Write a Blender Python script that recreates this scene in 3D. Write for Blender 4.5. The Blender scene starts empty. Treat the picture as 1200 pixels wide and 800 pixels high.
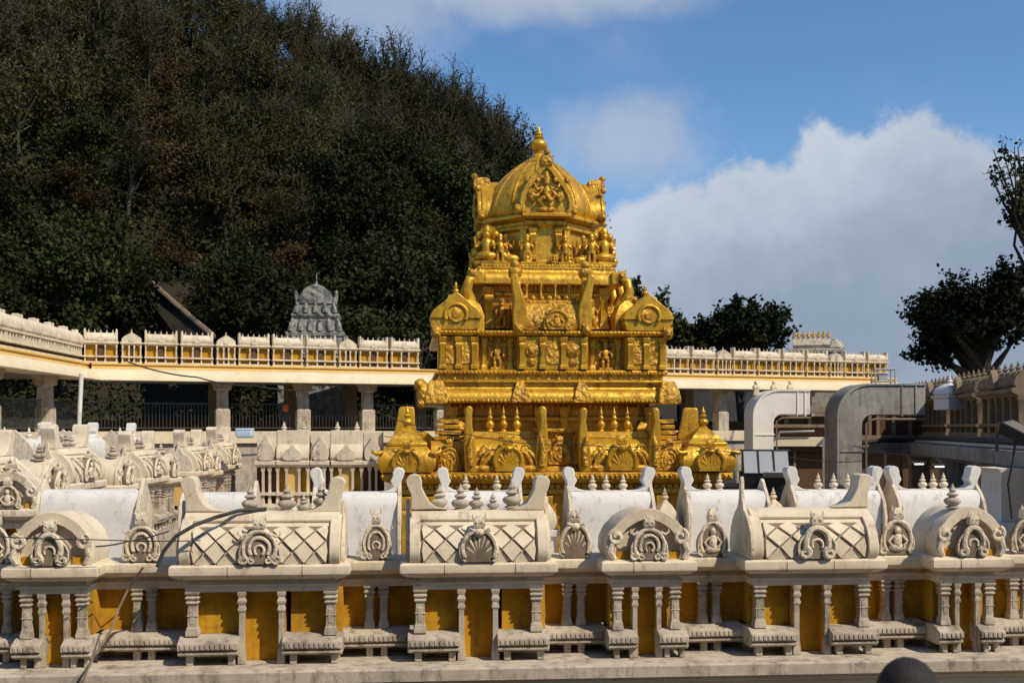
import bpy, math, random
from mathutils import Vector, Matrix, noise as mnoise
R = math.radians
scene = bpy.context.scene
COL = scene.collection

# ------------------------------------------------------------------ camera, sky, sun, exposure
CZ = 8.0                                   # eye height above the temple court
FPX = 1287.0                               # focal length in photo pixels (1200 wide)
cam_d = bpy.data.cameras.new("camera"); cam = bpy.data.objects.new("camera", cam_d); COL.objects.link(cam)
cam_d.sensor_width = 36.0; cam_d.lens = FPX / 1200 * 36.0
cam.location = (0, 0, CZ); cam.rotation_euler = (R(90), 0, 0)
cam_d.shift_y = 100 / 1200.0
cam_d.clip_start = 0.1; cam_d.clip_end = 3000
cam_d.dof.use_dof = True; cam_d.dof.focus_distance = 17.0; cam_d.dof.aperture_fstop = 4.5
scene.camera = cam
scene.view_settings.view_transform = 'Standard'
scene.view_settings.look = 'None'
scene.view_settings.exposure = 0.0
scene.view_settings.gamma = 1.0
scene.view_settings.use_curve_mapping = False

SUN_EL, SUN_AZ = R(45), R(52)              # az: how far right of straight behind the camera
sun_d = bpy.data.lights.new("sun", 'SUN'); sun = bpy.data.objects.new("sun", sun_d); COL.objects.link(sun)
sun_d.energy = 4.35; sun_d.angle = R(0.53); sun_d.color = (1.0, 0.875, 0.69)
to_sun = Vector((math.sin(SUN_AZ) * math.cos(SUN_EL), -math.cos(SUN_AZ) * math.cos(SUN_EL), math.sin(SUN_EL)))
sun.rotation_euler = to_sun.to_track_quat('Z', 'Y').to_euler()
sun.location = to_sun * 60

world = bpy.data.worlds.new("World"); scene.world = world; world.use_nodes = True
wn = world.node_tree; wn.nodes.clear()
def N(nt, t, **kw):
    n = nt.nodes.new(t)
    for k, v in kw.items():
        setattr(n, k, v)
    return n
def L(nt, a, b): nt.links.new(a, b)
def val(nt, op, a, b=None, c=None, clamp=False):
    n = N(nt, 'ShaderNodeMath', operation=op, use_clamp=clamp)
    for i, x in enumerate((a, b, c)):
        if x is None: continue
        if isinstance(x, (int, float)): n.inputs[i].default_value = x
        else: L(nt, x, n.inputs[i])
    return n.outputs[0]
def smooth(nt, v, lo, hi):
    n = N(nt, 'ShaderNodeMapRange', interpolation_type='SMOOTHSTEP')
    L(nt, v, n.inputs['Value']); n.inputs['From Min'].default_value = lo; n.inputs['From Max'].default_value = hi
    return n.outputs['Result']
def ramp(nt, v, stops):
    n = N(nt, 'ShaderNodeValToRGB'); cr = n.color_ramp
    while len(cr.elements) < len(stops): cr.elements.new(0.5)
    for e, (p, c) in zip(cr.elements, stops):
        e.position = p; e.color = (c if isinstance(c, tuple) else (c, c, c)) + (1,) if not (isinstance(c, tuple) and len(c) == 4) else c
    if v is not None: L(nt, v, n.inputs[0])
    return n.outputs['Color']
def noise(nt, vec, scale, detail=6, rough=0.6, dist=0.0):
    n = N(nt, 'ShaderNodeTexNoise'); n.inputs['Scale'].default_value = scale; n.inputs['Detail'].default_value = detail
    n.inputs['Roughness'].default_value = rough; n.inputs['Distortion'].default_value = dist
    if vec is not None: L(nt, vec, n.inputs['Vector'])
    return n.outputs['Fac']
def mix(nt, f, a, b, mode='MIX'):
    n = N(nt, 'ShaderNodeMix', data_type='RGBA', blend_type=mode)
    for sock, x in ((n.inputs['Factor'], f), (n.inputs['A'], a), (n.inputs['B'], b)):
        pass
    ins = [i for i in n.inputs if i.enabled]
    for s, x in zip((ins[0], ins[1], ins[2]), (f, a, b)):
        if isinstance(x, (int, float)): s.default_value = x
        elif isinstance(x, tuple): s.default_value = x + (1,) if len(x) == 3 else x
        else: L(nt, x, s)
    return [o for o in n.outputs if o.enabled][0]

def build_world():
    nt = wn
    out = N(nt, 'ShaderNodeOutputWorld'); bg = N(nt, 'ShaderNodeBackground')
    sky = N(nt, 'ShaderNodeTexSky', sky_type='NISHITA'); sky.sun_disc = False
    sky.sun_elevation = SUN_EL
    # Blender's sky: rotation 0 puts the sun at +Y, growing clockwise seen from above
    sky.sun_rotation = math.atan2(to_sun.x, to_sun.y)
    sky.altitude = 300; sky.air_density = 1.0; sky.dust_density = 0.3; sky.ozone_density = 3.0
    tc = N(nt, 'ShaderNodeTexCoord'); vec = tc.outputs['Generated']
    sep = N(nt, 'ShaderNodeSeparateXYZ'); L(nt, vec, sep.inputs[0])
    az = val(nt, 'ARCTAN2', sep.outputs[0], sep.outputs[1]); el = val(nt, 'ARCSINE', sep.outputs[2])
    big = noise(nt, vec, 9, 8, 0.58, 0.3); fine = noise(nt, vec, 26, 9, 0.62); mid = noise(nt, vec, 3.2, 5, 0.5)
    # top edge of the cumulus bank: elevation as a function of azimuth
    a01 = N(nt, 'ShaderNodeMapRange'); L(nt, az, a01.inputs[0])
    a01.inputs[1].default_value = -0.3; a01.inputs[2].default_value = 0.7
    pts = [(-0.30, .02), (0.0, .05), (.06, .13), (.10, .185), (.14, .215), (.20, .232), (.25, .236), (.29, .247), (.34, .258), (.42, .25), (.55, .20), (.7, .12)]
    edge = ramp(nt, a01.outputs[0], [((p + .3), e * 3) for p, e in pts])
    edge = val(nt, 'DIVIDE', edge, 3.0)
    e2 = val(nt, 'ADD', edge, val(nt, 'MULTIPLY', val(nt, 'SUBTRACT', big, .5), .13))
    e2 = val(nt, 'ADD', e2, val(nt, 'MULTIPLY', val(nt, 'SUBTRACT', fine, .5), .085))
    dep = val(nt, 'SUBTRACT', e2, el)
    m = smooth(nt, dep, -0.008, 0.02)
    # thin veils higher up
    veil = smooth(nt, val(nt, 'ADD', mid, val(nt, 'MULTIPLY', val(nt, 'SUBTRACT', big, .5), .55)), 0.50, 0.80)
    veil = val(nt, 'MULTIPLY', veil, 0.5)
    def patch(pa, pe, ra, re, amt):
        da = val(nt, 'DIVIDE', val(nt, 'SUBTRACT', az, pa), ra); de = val(nt, 'DIVIDE', val(nt, 'SUBTRACT', el, pe), re)
        d = val(nt, 'SQRT', val(nt, 'ADD', val(nt, 'MULTIPLY', da, da), val(nt, 'MULTIPLY', de, de)))
        d = val(nt, 'ADD', d, val(nt, 'MULTIPLY', val(nt, 'SUBTRACT', big, .5), 1.3))
        d = val(nt, 'ADD', d, val(nt, 'MULTIPLY', val(nt, 'SUBTRACT', fine, .5), .5))
        return val(nt, 'MULTIPLY', smooth(nt, d, 1.0, 0.1), amt)
    p = val(nt, 'MAXIMUM', patch(.10, .255, .11, .065, .6), patch(.03, .38, .24, .045, .7))
    p = val(nt, 'MAXIMUM', p, patch(-.13, .37, .14, .06, .55))
    p = val(nt, 'MAXIMUM', p, val(nt, 'MULTIPLY', veil, smooth(nt, el, .2, .5)))
    bright = smooth(nt, val(nt, 'ADD', dep, val(nt, 'MULTIPLY', val(nt, 'SUBTRACT', mid, .5), .16)), 0.13, -0.0)
    bright = val(nt, 'ADD', val(nt, 'MULTIPLY', bright, .8), val(nt, 'MULTIPLY', val(nt, 'SUBTRACT', big, .42), .9), None, True)
    ccol = mix(nt, bright, CLOUD_DARK, CLOUD_LIGHT)
    hs = N(nt, 'ShaderNodeHueSaturation'); hs.inputs['Saturation'].default_value = SKY_SAT; hs.inputs['Value'].default_value = SKY_VAL
    L(nt, sky.outputs[0], hs.inputs['Color'])
    c = mix(nt, p, hs.outputs[0], tuple(x * .9 for x in CLOUD_LIGHT))
    c = mix(nt, val(nt, 'MULTIPLY', m, .95), c, ccol)
    L(nt, c, bg.inputs['Color']); bg.inputs['Strength'].default_value = SKY_STR
    L(nt, bg.outputs[0], out.inputs['Surface'])
SKY_STR = 0.095; SKY_SAT = 1.16; SKY_VAL = 1.42
CLOUD_DARK = (2.9, 3.6, 4.7); CLOUD_LIGHT = (6.3, 6.8, 7.7)
build_world()

# ------------------------------------------------------------------ materials
def newmat(name):
    m = bpy.data.materials.new(name); m.use_nodes = True
    nt = m.node_tree; nt.nodes.clear()
    o = N(nt, 'ShaderNodeOutputMaterial'); b = N(nt, 'ShaderNodeBsdfPrincipled'); L(nt, b.outputs[0], o.inputs['Surface'])
    return m, nt, b
def stucco(name, c1, c2, dirt, dirt_lo=.55, dirt_hi=.8, rough=.85, bump=.5, bdist=.02, fine=40, patch=1.2, streak=6, metallic=0.0, carve=0.0, carve_scale=9, spec=.3, streak_amt=.8, crack=0.0, rough_dirt=0.0):
    m, nt, b = newmat(name)
    pos = N(nt, 'ShaderNodeNewGeometry').outputs['Position']
    pa = noise(nt, pos, patch, 7, .65, .4)
    f = N(nt, 'ShaderNodeMapRange'); L(nt, pa, f.inputs[0]); f.inputs[1].default_value = .36; f.inputs[2].default_value = .66
    col = mix(nt, f.outputs[0], c1, c2)
    mp = N(nt, 'ShaderNodeMapping'); L(nt, pos, mp.inputs[0]); mp.inputs['Scale'].default_value = (streak, streak, streak * .13)
    st = noise(nt, mp.outputs[0], 1.0, 7, .7)
    bl = noise(nt, pos, patch * 3.7, 9, .72)
    dm = val(nt, 'ADD', val(nt, 'MULTIPLY', st, .55), val(nt, 'MULTIPLY', bl, .45))
    dm = smooth(nt, dm, dirt_lo, dirt_hi)
    col = mix(nt, val(nt, 'MULTIPLY', dm, streak_amt), col, dirt)
    fn = noise(nt, pos, fine, 5, .7)
    col = mix(nt, val(nt, 'MULTIPLY', smooth(nt, fn, .56, .74), .45), col, tuple(x * .45 for x in dirt))
    if crack:
        wn_ = N(nt, 'ShaderNodeTexNoise'); wn_.inputs['Scale'].default_value = 3.0; wn_.inputs['Detail'].default_value = 5; L(nt, pos, wn_.inputs['Vector'])
        wa = N(nt, 'ShaderNodeVectorMath', operation='MULTIPLY_ADD'); L(nt, wn_.outputs['Color'], wa.inputs[0]); wa.inputs[1].default_value = (.35,) * 3; L(nt, pos, wa.inputs[2])
        vc = N(nt, 'ShaderNodeTexVoronoi', feature='DISTANCE_TO_EDGE'); vc.inputs['Scale'].default_value = 1.9; L(nt, wa.outputs[0], vc.inputs['Vector'])
        cm = val(nt, 'MULTIPLY', smooth(nt, vc.outputs['Distance'], .011, .002), smooth(nt, noise(nt, pos, 1.6, 4, .6), .55, .66))
        col = mix(nt, val(nt, 'MULTIPLY', cm, crack), col, tuple(x * .3 for x in dirt))
    L(nt, col, b.inputs['Base Color'])
    b.inputs['Roughness'].default_value = rough
    if rough_dirt: L(nt, val(nt, 'ADD', val(nt, 'MULTIPLY', dm, rough_dirt), rough), b.inputs['Roughness'])
    b.inputs['Metallic'].default_value = metallic
    b.inputs['Specular IOR Level'].default_value = spec
    h = val(nt, 'ADD', val(nt, 'MULTIPLY', noise(nt, pos, fine * .6, 8, .65), .5), val(nt, 'MULTIPLY', bl, .5))
    bp = N(nt, 'ShaderNodeBump'); bp.inputs['Strength'].default_value = bump; bp.inputs['Distance'].default_value = bdist
    L(nt, h, bp.inputs['Height'])
    nrm = bp.outputs[0]
    if carve:
        v = N(nt, 'ShaderNodeTexVoronoi', feature='SMOOTH_F1'); v.inputs['Scale'].default_value = carve_scale
        nz = N(nt, 'ShaderNodeTexNoise'); nz.inputs['Scale'].default_value = carve_scale * .8; nz.inputs['Detail'].default_value = 3; L(nt, pos, nz.inputs['Vector'])
        ad = N(nt, 'ShaderNodeVectorMath', operation='MULTIPLY_ADD'); L(nt, nz.outputs['Color'], ad.inputs[0]); ad.inputs[1].default_value = (.25,) * 3; L(nt, pos, ad.inputs[2])
        L(nt, ad.outputs[0], v.inputs['Vector'])
        b2 = N(nt, 'ShaderNodeBump'); b2.inputs['Strength'].default_value = min(1, carve); b2.inputs['Distance'].default_value = .9 / carve_scale; b2.invert = True
        L(nt, v.outputs['Distance'], b2.inputs['Height']); L(nt, nrm, b2.inputs['Normal']); nrm = b2.outputs[0]
    L(nt, nrm, b.inputs['Normal'])
    return m
def plain(name, c, rough=.6, metallic=0.0, spec=.4, vary=.25, scale=6, emit=None, estr=0):
    m, nt, b = newmat(name)
    pos = N(nt, 'ShaderNodeNewGeometry').outputs['Position']
    f = noise(nt, pos, scale, 6, .65)
    L(nt, mix(nt, f, tuple(x * (1 - vary) for x in c), tuple(min(1, x * (1 + vary)) for x in c)), b.inputs['Base Color'])
    b.inputs['Roughness'].default_value = rough
    b.inputs['Metallic'].default_value = metallic; b.inputs['Specular IOR Level'].default_value = spec
    if emit:
        b.inputs['Emission Color'].default_value = emit + (1,); b.inputs['Emission Strength'].default_value = estr
    return m
M = {}
M['cream'] = stucco('cream lime plaster', (.755, .66, .495), (.60, .50, .36), (.17, .13, .09), .50, .71, bump=.45, bdist=.012, fine=45, patch=1.6, crack=.5)
M['cream2'] = stucco('worn grey cream plaster', (.54, .475, .37), (.36, .31, .24), (.095, .078, .056), .47, .66, bump=.6, bdist=.014, fine=50, patch=2.2, crack=.4)
M['relief'] = stucco('cream relief plaster', (.76, .665, .50), (.60, .51, .375), (.15, .115, .08), .48, .68, bump=.6, bdist=.010, fine=40, patch=3, carve=.35, carve_scale=20, streak_amt=.9)
M['white'] = stucco('whitewashed plaster', (.745, .73, .695), (.64, .62, .58), (.25, .22, .17), .51, .68, bump=.4, bdist=.012, fine=34, patch=1.3, streak=7, streak_amt=.8, crack=.2)
M['ochre'] = stucco('ochre yellow wash', (.56, .30, .018), (.40, .20, .014), (.15, .075, .014), .47, .70, bump=.6, bdist=.012, fine=30, patch=2.4, streak=9)
M['amber'] = stucco('pale amber wash', (.74, .50, .16), (.66, .43, .13), (.38, .24, .10), .58, .82, bump=.3, bdist=.01, fine=20, patch=.7, streak=2.5)
M['buff'] = stucco('buff weathered wash', (.76, .66, .46), (.66, .55, .36), (.30, .24, .16), .52, .76, bump=.4, bdist=.015, fine=18, patch=.8, streak=2.5)
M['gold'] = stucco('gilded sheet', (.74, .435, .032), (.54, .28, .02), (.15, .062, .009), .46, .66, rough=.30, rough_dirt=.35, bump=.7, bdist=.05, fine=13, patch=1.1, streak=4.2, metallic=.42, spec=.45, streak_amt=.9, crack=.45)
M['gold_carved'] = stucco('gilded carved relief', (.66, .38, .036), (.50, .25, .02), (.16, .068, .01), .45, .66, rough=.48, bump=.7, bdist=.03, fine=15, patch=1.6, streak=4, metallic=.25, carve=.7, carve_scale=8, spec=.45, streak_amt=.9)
M['gold_dark'] = stucco('tarnished gilding', (.58, .32, .028), (.42, .21, .02), (.15, .062, .011), .48, .72, rough=.5, bump=.6, bdist=.03, fine=15, patch=1.1, streak=4, metallic=.2, carve=.5, carve_scale=4.5)  # darker copy of the gold; shade of lower and recessed parts is in the colour
M['mould'] = stucco('mould stained plaster', (.27, .22, .155), (.18, .145, .10), (.07, .055, .04), .45, .68, bump=.5, bdist=.01, fine=45, patch=3)  # groove shade and dirt painted dark; also used for the joints
M['stone'] = stucco('grey carved stone', (.31, .30, .275), (.19, .185, .17), (.06, .058, .05), .44, .64, bump=1, bdist=.08, fine=7, patch=.7, carve=1.0, carve_scale=3.2)
M['concrete'] = stucco('weathered grey concrete', (.33, .315, .285), (.21, .20, .175), (.085, .075, .062), .47, .70, bump=.6, bdist=.02, fine=16, patch=.9, streak=6, streak_amt=.95)
M['palerender'] = stucco('pale smooth render', (.80, .76, .67), (.70, .66, .57), (.30, .26, .20), .52, .74, bump=.3, bdist=.015, fine=14, patch=.6, streak=2.4)
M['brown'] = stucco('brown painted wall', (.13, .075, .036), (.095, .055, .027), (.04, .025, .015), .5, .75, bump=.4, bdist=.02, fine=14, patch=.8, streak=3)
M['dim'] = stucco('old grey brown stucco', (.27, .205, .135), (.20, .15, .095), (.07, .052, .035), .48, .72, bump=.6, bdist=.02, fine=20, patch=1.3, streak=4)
M['earth'] = stucco('hill earth', (.034, .025, .015), (.022, .018, .011), (.014, .014, .008), .45, .7, bump=.8, bdist=.3, fine=2.2, patch=.08, streak=.5)
M['floor'] = stucco('paved court', (.30, .27, .23), (.24, .215, .18), (.12, .10, .08), .5, .75, bump=.3, bdist=.01, fine=8, patch=.3)
M['iron'] = plain('black iron', (.07, .07, .072), .5, .3)
M['black'] = plain('black enamel', (.014, .014, .015), .45, .0, .4)
M['lamp_glass'] = plain('grey lamp glass', (.36, .37, .37), .25, 0, .5, .15, 3)
M['cable'] = plain('black cable', (.03, .028, .026), .6)
M['steel'] = plain('galvanised steel', (.50, .49, .46), .45, .5)
M['tank'] = plain('pale blue plastic', (.50, .62, .74), .45, 0, .4, .12)
M['orange'] = plain('orange cloth', (.62, .14, .03), .9)
M['tube'] = plain('fluorescent tube', (.9, .9, .9), .4, emit=(1, .97, .9), estr=1.5)
M['skin'] = plain('brown skin', (.23, .125, .075), .55, 0, .4, .1)
M['hair'] = stucco('black hair', (.040, .034, .029), (.026, .022, .019), (.012, .010, .009), .45, .6, rough=.65, bump=1, bdist=.006, fine=120, patch=20, spec=.25)
M['shirt'] = plain('pale shirt', (.42, .42, .44), .9)
M['trousers'] = plain('dark trousers', (.05, .05, .06), .9)
def leafmat(name, c1, c2, c3, trans=.25):
    m, nt, b = newmat(name)
    info = N(nt, 'ShaderNodeObjectInfo'); geo = N(nt, 'ShaderNodeNewGeometry')
    f = noise(nt, geo.outputs['Position'], .55, 4, .6)
    c = mix(nt, smooth(nt, f, .36, .64), c1, c2)
    c = mix(nt, val(nt, 'MULTIPLY', info.outputs['Random'], .8), c, c3)
    r2 = val(nt, 'FRACT', val(nt, 'MULTIPLY', info.outputs['Random'], 7.31))
    rp = val(nt, 'MULTIPLY', val(nt, 'ADD', val(nt, 'MULTIPLY', geo.outputs['Random Per Island'], .9), .55), val(nt, 'ADD', val(nt, 'MULTIPLY', r2, .8), .36))
    hs = N(nt, 'ShaderNodeHueSaturation'); L(nt, c, hs.inputs['Color']); L(nt, rp, hs.inputs['Value'])
    L(nt, hs.outputs[0], b.inputs['Base Color']); b.inputs['Roughness'].default_value = .6; b.inputs['Specular IOR Level'].default_value = .10
    return m
M['leaf_dark'] = leafmat('dark green leaves', (.020, .031, .007), (.038, .050, .011), (.030, .032, .009))
M['leaf_olive'] = leafmat('olive leaves', (.042, .044, .010), (.068, .062, .018), (.058, .044, .016))
M['leaf_dry'] = leafmat('dry brown leaves', (.062, .037, .015), (.085, .052, .020), (.044, .038, .012))
M['leaf_big'] = leafmat('deep green leaves', (.018, .030, .009), (.032, .046, .012), (.022, .026, .010))
M['bark'] = stucco('grey brown bark', (.055, .043, .032), (.036, .029, .022), (.016, .013, .010), .45, .7, bump=.6, bdist=.03, fine=9, patch=1.2)
M['twig'] = stucco('dry olive twigs', (.068, .064, .038), (.048, .046, .026), (.024, .022, .014), .5, .75, bump=.2, bdist=.01, fine=9, patch=1)

# ------------------------------------------------------------------ mesh helpers
class MB:
    """collects shapes for ONE mesh object; s scales every coordinate, xf is an optional matrix"""
    def __init__(self, s=1.0): self.v = []; self.f = []; self.s = s; self.xf = None
    def add(self, vs, fs):
        b = len(self.v)
        for p in vs:
            q = Vector(p)
            if self.xf is not None: q = self.xf @ q
            self.v.append(q * self.s)
        self.f += [tuple(i + b for i in f) for f in fs]
    def box(self, x0, x1, y0, y1, z0, z1):
        self.loft([(x0, x1, y0, y1, z0), (x0, x1, y0, y1, z1)])
    def loft(self, lv):
        vs = []; fs = []
        for (x0, x1, y0, y1, z) in lv: vs += [(x0, y0, z), (x1, y0, z), (x1, y1, z), (x0, y1, z)]
        n = len(lv)
        for k in range(n - 1):
            for i in range(4):
                j = (i + 1) % 4; fs.append((4 * k + i, 4 * k + j, 4 * k + 4 + j, 4 * k + 4 + i))
        fs.append((3, 2, 1, 0)); t = 4 * (n - 1); fs.append((t, t + 1, t + 2, t + 3))
        self.add(vs, fs)
    def ring(self, cx, cy, prof, n=16, rot=0.0, sq=1.0):
        """lathe: prof is [(r, z)]"""
        vs = []; fs = []
        for (r, z) in prof:
            for i in range(n):
                a = rot + 2 * math.pi * i / n; vs.append((cx + r * math.cos(a), cy + sq * r * math.sin(a), z))
        m = len(prof)
        for k in range(m - 1):
            for i in range(n):
                j = (i + 1) % n; fs.append((k * n + i, k * n + j, k * n + n + j, k * n + n + i))
        fs.append(tuple(range(n - 1, -1, -1))); fs.append(tuple((m - 1) * n + i for i in range(n)))
        self.add(vs, fs)
    def ext(self, poly, axis, a0, a1):
        """extrude a polygon: axis x takes (y,z), y takes (x,z), z takes (x,y)"""
        def P(p, a): return {'x': (a, p[0], p[1]), 'y': (p[0], a, p[1]), 'z': (p[0], p[1], a)}[axis]
        n = len(poly); vs = [P(p, a0) for p in poly] + [P(p, a1) for p in poly]
        ar = sum(poly[i][0] * poly[(i + 1) % n][1] - poly[(i + 1) % n][0] * poly[i][1] for i in range(n))
        fs = [(i, (i + 1) % n, n + (i + 1) % n, n + i) for i in range(n)] + [tuple(range(n - 1, -1, -1)), tuple(range(n, 2 * n))]
        flip = (ar < 0) != (axis == 'y') 
        if (a1 < a0): flip = not flip
        if flip: fs = [f[::-1] for f in fs]
        self.add(vs, fs)
    def tube(self, pts, rad, n=6, cap=True):
        pts = [Vector(p) for p in pts]; m = len(pts)
        rs = rad if isinstance(rad, (list, tuple)) else [rad] * m
        vs = []; fs = []; up = None
        for k in range(m):
            t = (pts[min(k + 1, m - 1)] - pts[max(k - 1, 0)])
            if t.length < 1e-9: t = Vector((0, 0, 1))
            t.normalize()
            if up is None:
                up = t.orthogonal().normalized()
            else:
                up = (up - t * up.dot(t))
                up = up.normalized() if up.length > 1e-6 else t.orthogonal().normalized()
            w = t.cross(up)
            for i in range(n):
                a = 2 * math.pi * i / n; vs.append(pts[k] + (up * math.cos(a) + w * math.sin(a)) * rs[k])
        for k in range(m - 1):
            for i in range(n):
                j = (i + 1) % n; fs.append((k * n + i, k * n + j, k * n + n + j, k * n + n + i))
        if cap: fs.append(tuple(range(n - 1, -1, -1))); fs.append(tuple((m - 1) * n + i for i in range(n)))
        self.add(vs, fs)
    def ball(self, c, r, nu=10, nv=6, jit=0.0, seed=0):
        rx, ry, rz = r if isinstance(r, tuple) else (r, r, r); rg = random.Random(seed)
        vs = [(c[0], c[1], c[2] - rz)]; fs = []
        for k in range(1, nv):
            ph = -math.pi / 2 + math.pi * k / nv
            for i in range(nu):
                a = 2 * math.pi * i / nu; q = 1 + jit * (rg.random() - .5)
                vs.append((c[0] + rx * q * math.cos(ph) * math.cos(a), c[1] + ry * q * math.cos(ph) * math.sin(a), c[2] + rz * q * math.sin(ph)))
        vs.append((c[0], c[1], c[2] + rz)); top = len(vs) - 1
        for i in range(nu):
            j = (i + 1) % nu; fs.append((0, 1 + j, 1 + i)); fs.append((top, top - nu + i, top - nu + j))
        for k in range(nv - 2):
            for i in range(nu):
                j = (i + 1) % nu; b = 1 + k * nu; fs.append((b + i, b + j, b + nu + j, b + nu + i))
        self.add(vs, fs)
    def mesh(self, name, m, angle=38):
        me = bpy.data.meshes.new(name); me.from_pydata([tuple(p) for p in self.v], [], self.f)
        me.materials.append(M[m] if isinstance(m, str) else m)
        if angle:
            me.polygons.foreach_set('use_smooth', [True] * len(me.polygons)); me.set_sharp_from_angle(angle=R(angle))
        me.update(); return me
    def build(self, name, m, parent=None, bevel=0, angle=38, seg=2):
        o = bpy.data.objects.new(name, self.mesh(name, m, angle)); COL.objects.link(o)
        if parent is not None: o.parent = parent
        if bevel:
            b = o.modifiers.new('edge wear', 'BEVEL'); b.width = bevel; b.segments = seg; b.limit_method = 'ANGLE'; b.angle_limit = R(40)
        return o
def tag(o, label=None, cat=None, group=None, kind=None):
    for k, v in (('label', label), ('category', cat), ('group', group), ('kind', kind)):
        if v: o[k] = v
    return o
def empty(name, loc=(0, 0, 0), rz=0.0, sc=None):
    o = bpy.data.objects.new(name, None); COL.objects.link(o); o.location = loc; o.rotation_euler = (0, 0, rz); o.empty_display_size = .2
    if sc: o.scale = sc if isinstance(sc, tuple) else (sc, sc, sc)
    return o
KIDS = {}
def kids(o):
    return [c for c in o.children]
def copy_tree(o, parent=None):
    c = o.copy(); COL.objects.link(c); c.parent = parent
    for ch in list(o.children): copy_tree(ch, c)
    return c
def W(px, py, d):
    """the point that stands at distance d behind photo position (px, py)"""
    return Vector(((px - 600) / FPX * d, d, CZ - (py - 500) / FPX * d))
class Line:
    """a straight run across the place: o start, direction yaw"""
    def __init__(self, x, y, yaw): self.o = Vector((x, y)); self.u = Vector((math.cos(yaw), math.sin(yaw))); self.yaw = yaw
    def s(self, px):
        k = (px - 600) / FPX
        return (k * self.o.y - self.o.x) / (self.u.x - k * self.u.y)
    def at(self, s, v=0.0, z=0.0):
        p = self.o + self.u * s + Vector((-self.u.y, self.u.x)) * v
        return Vector((p.x, p.y, z))
# ------------------------------------------------------------------ carved pieces shared by the shrines (photo-pixel units, scaled by S)
S = 12.0 / FPX
def arc(cx, cz, r, a0, a1, n, rz=None):
    rz = rz or r
    return [(cx + r * math.cos(R(a0 + (a1 - a0) * i / n)), cz + rz * math.sin(R(a0 + (a1 - a0) * i / n))) for i in range(n + 1)]
def horseshoe(w, h, n=14):
    """outline (x,z) of a kudu arch, w wide and h high, standing on z=0"""
    a = .5 * w
    right = [(.36 * w, 0), (.46 * w, .07 * h), (.5 * w, .22 * h), (.49 * w, .38 * h), (.43 * w, .52 * h), (.33 * w, .64 * h), (.22 * w, .74 * h), (.13 * w, .82 * h), (.11 * w, .92 * h), (.06 * w, h)]
    return right + [(-x, z) for x, z in reversed(right)]
def spiral(cx, cz, r, turns, dirn, y, n=16, a0=0):
    return [(cx + r * (1 - .75 * i / n) * math.cos(a0 + dirn * turns * 2 * math.pi * i / n), y, cz + r * (1 - .75 * i / n) * math.sin(a0 + dirn * turns * 2 * math.pi * i / n)) for i in range(n + 1)]
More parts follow.
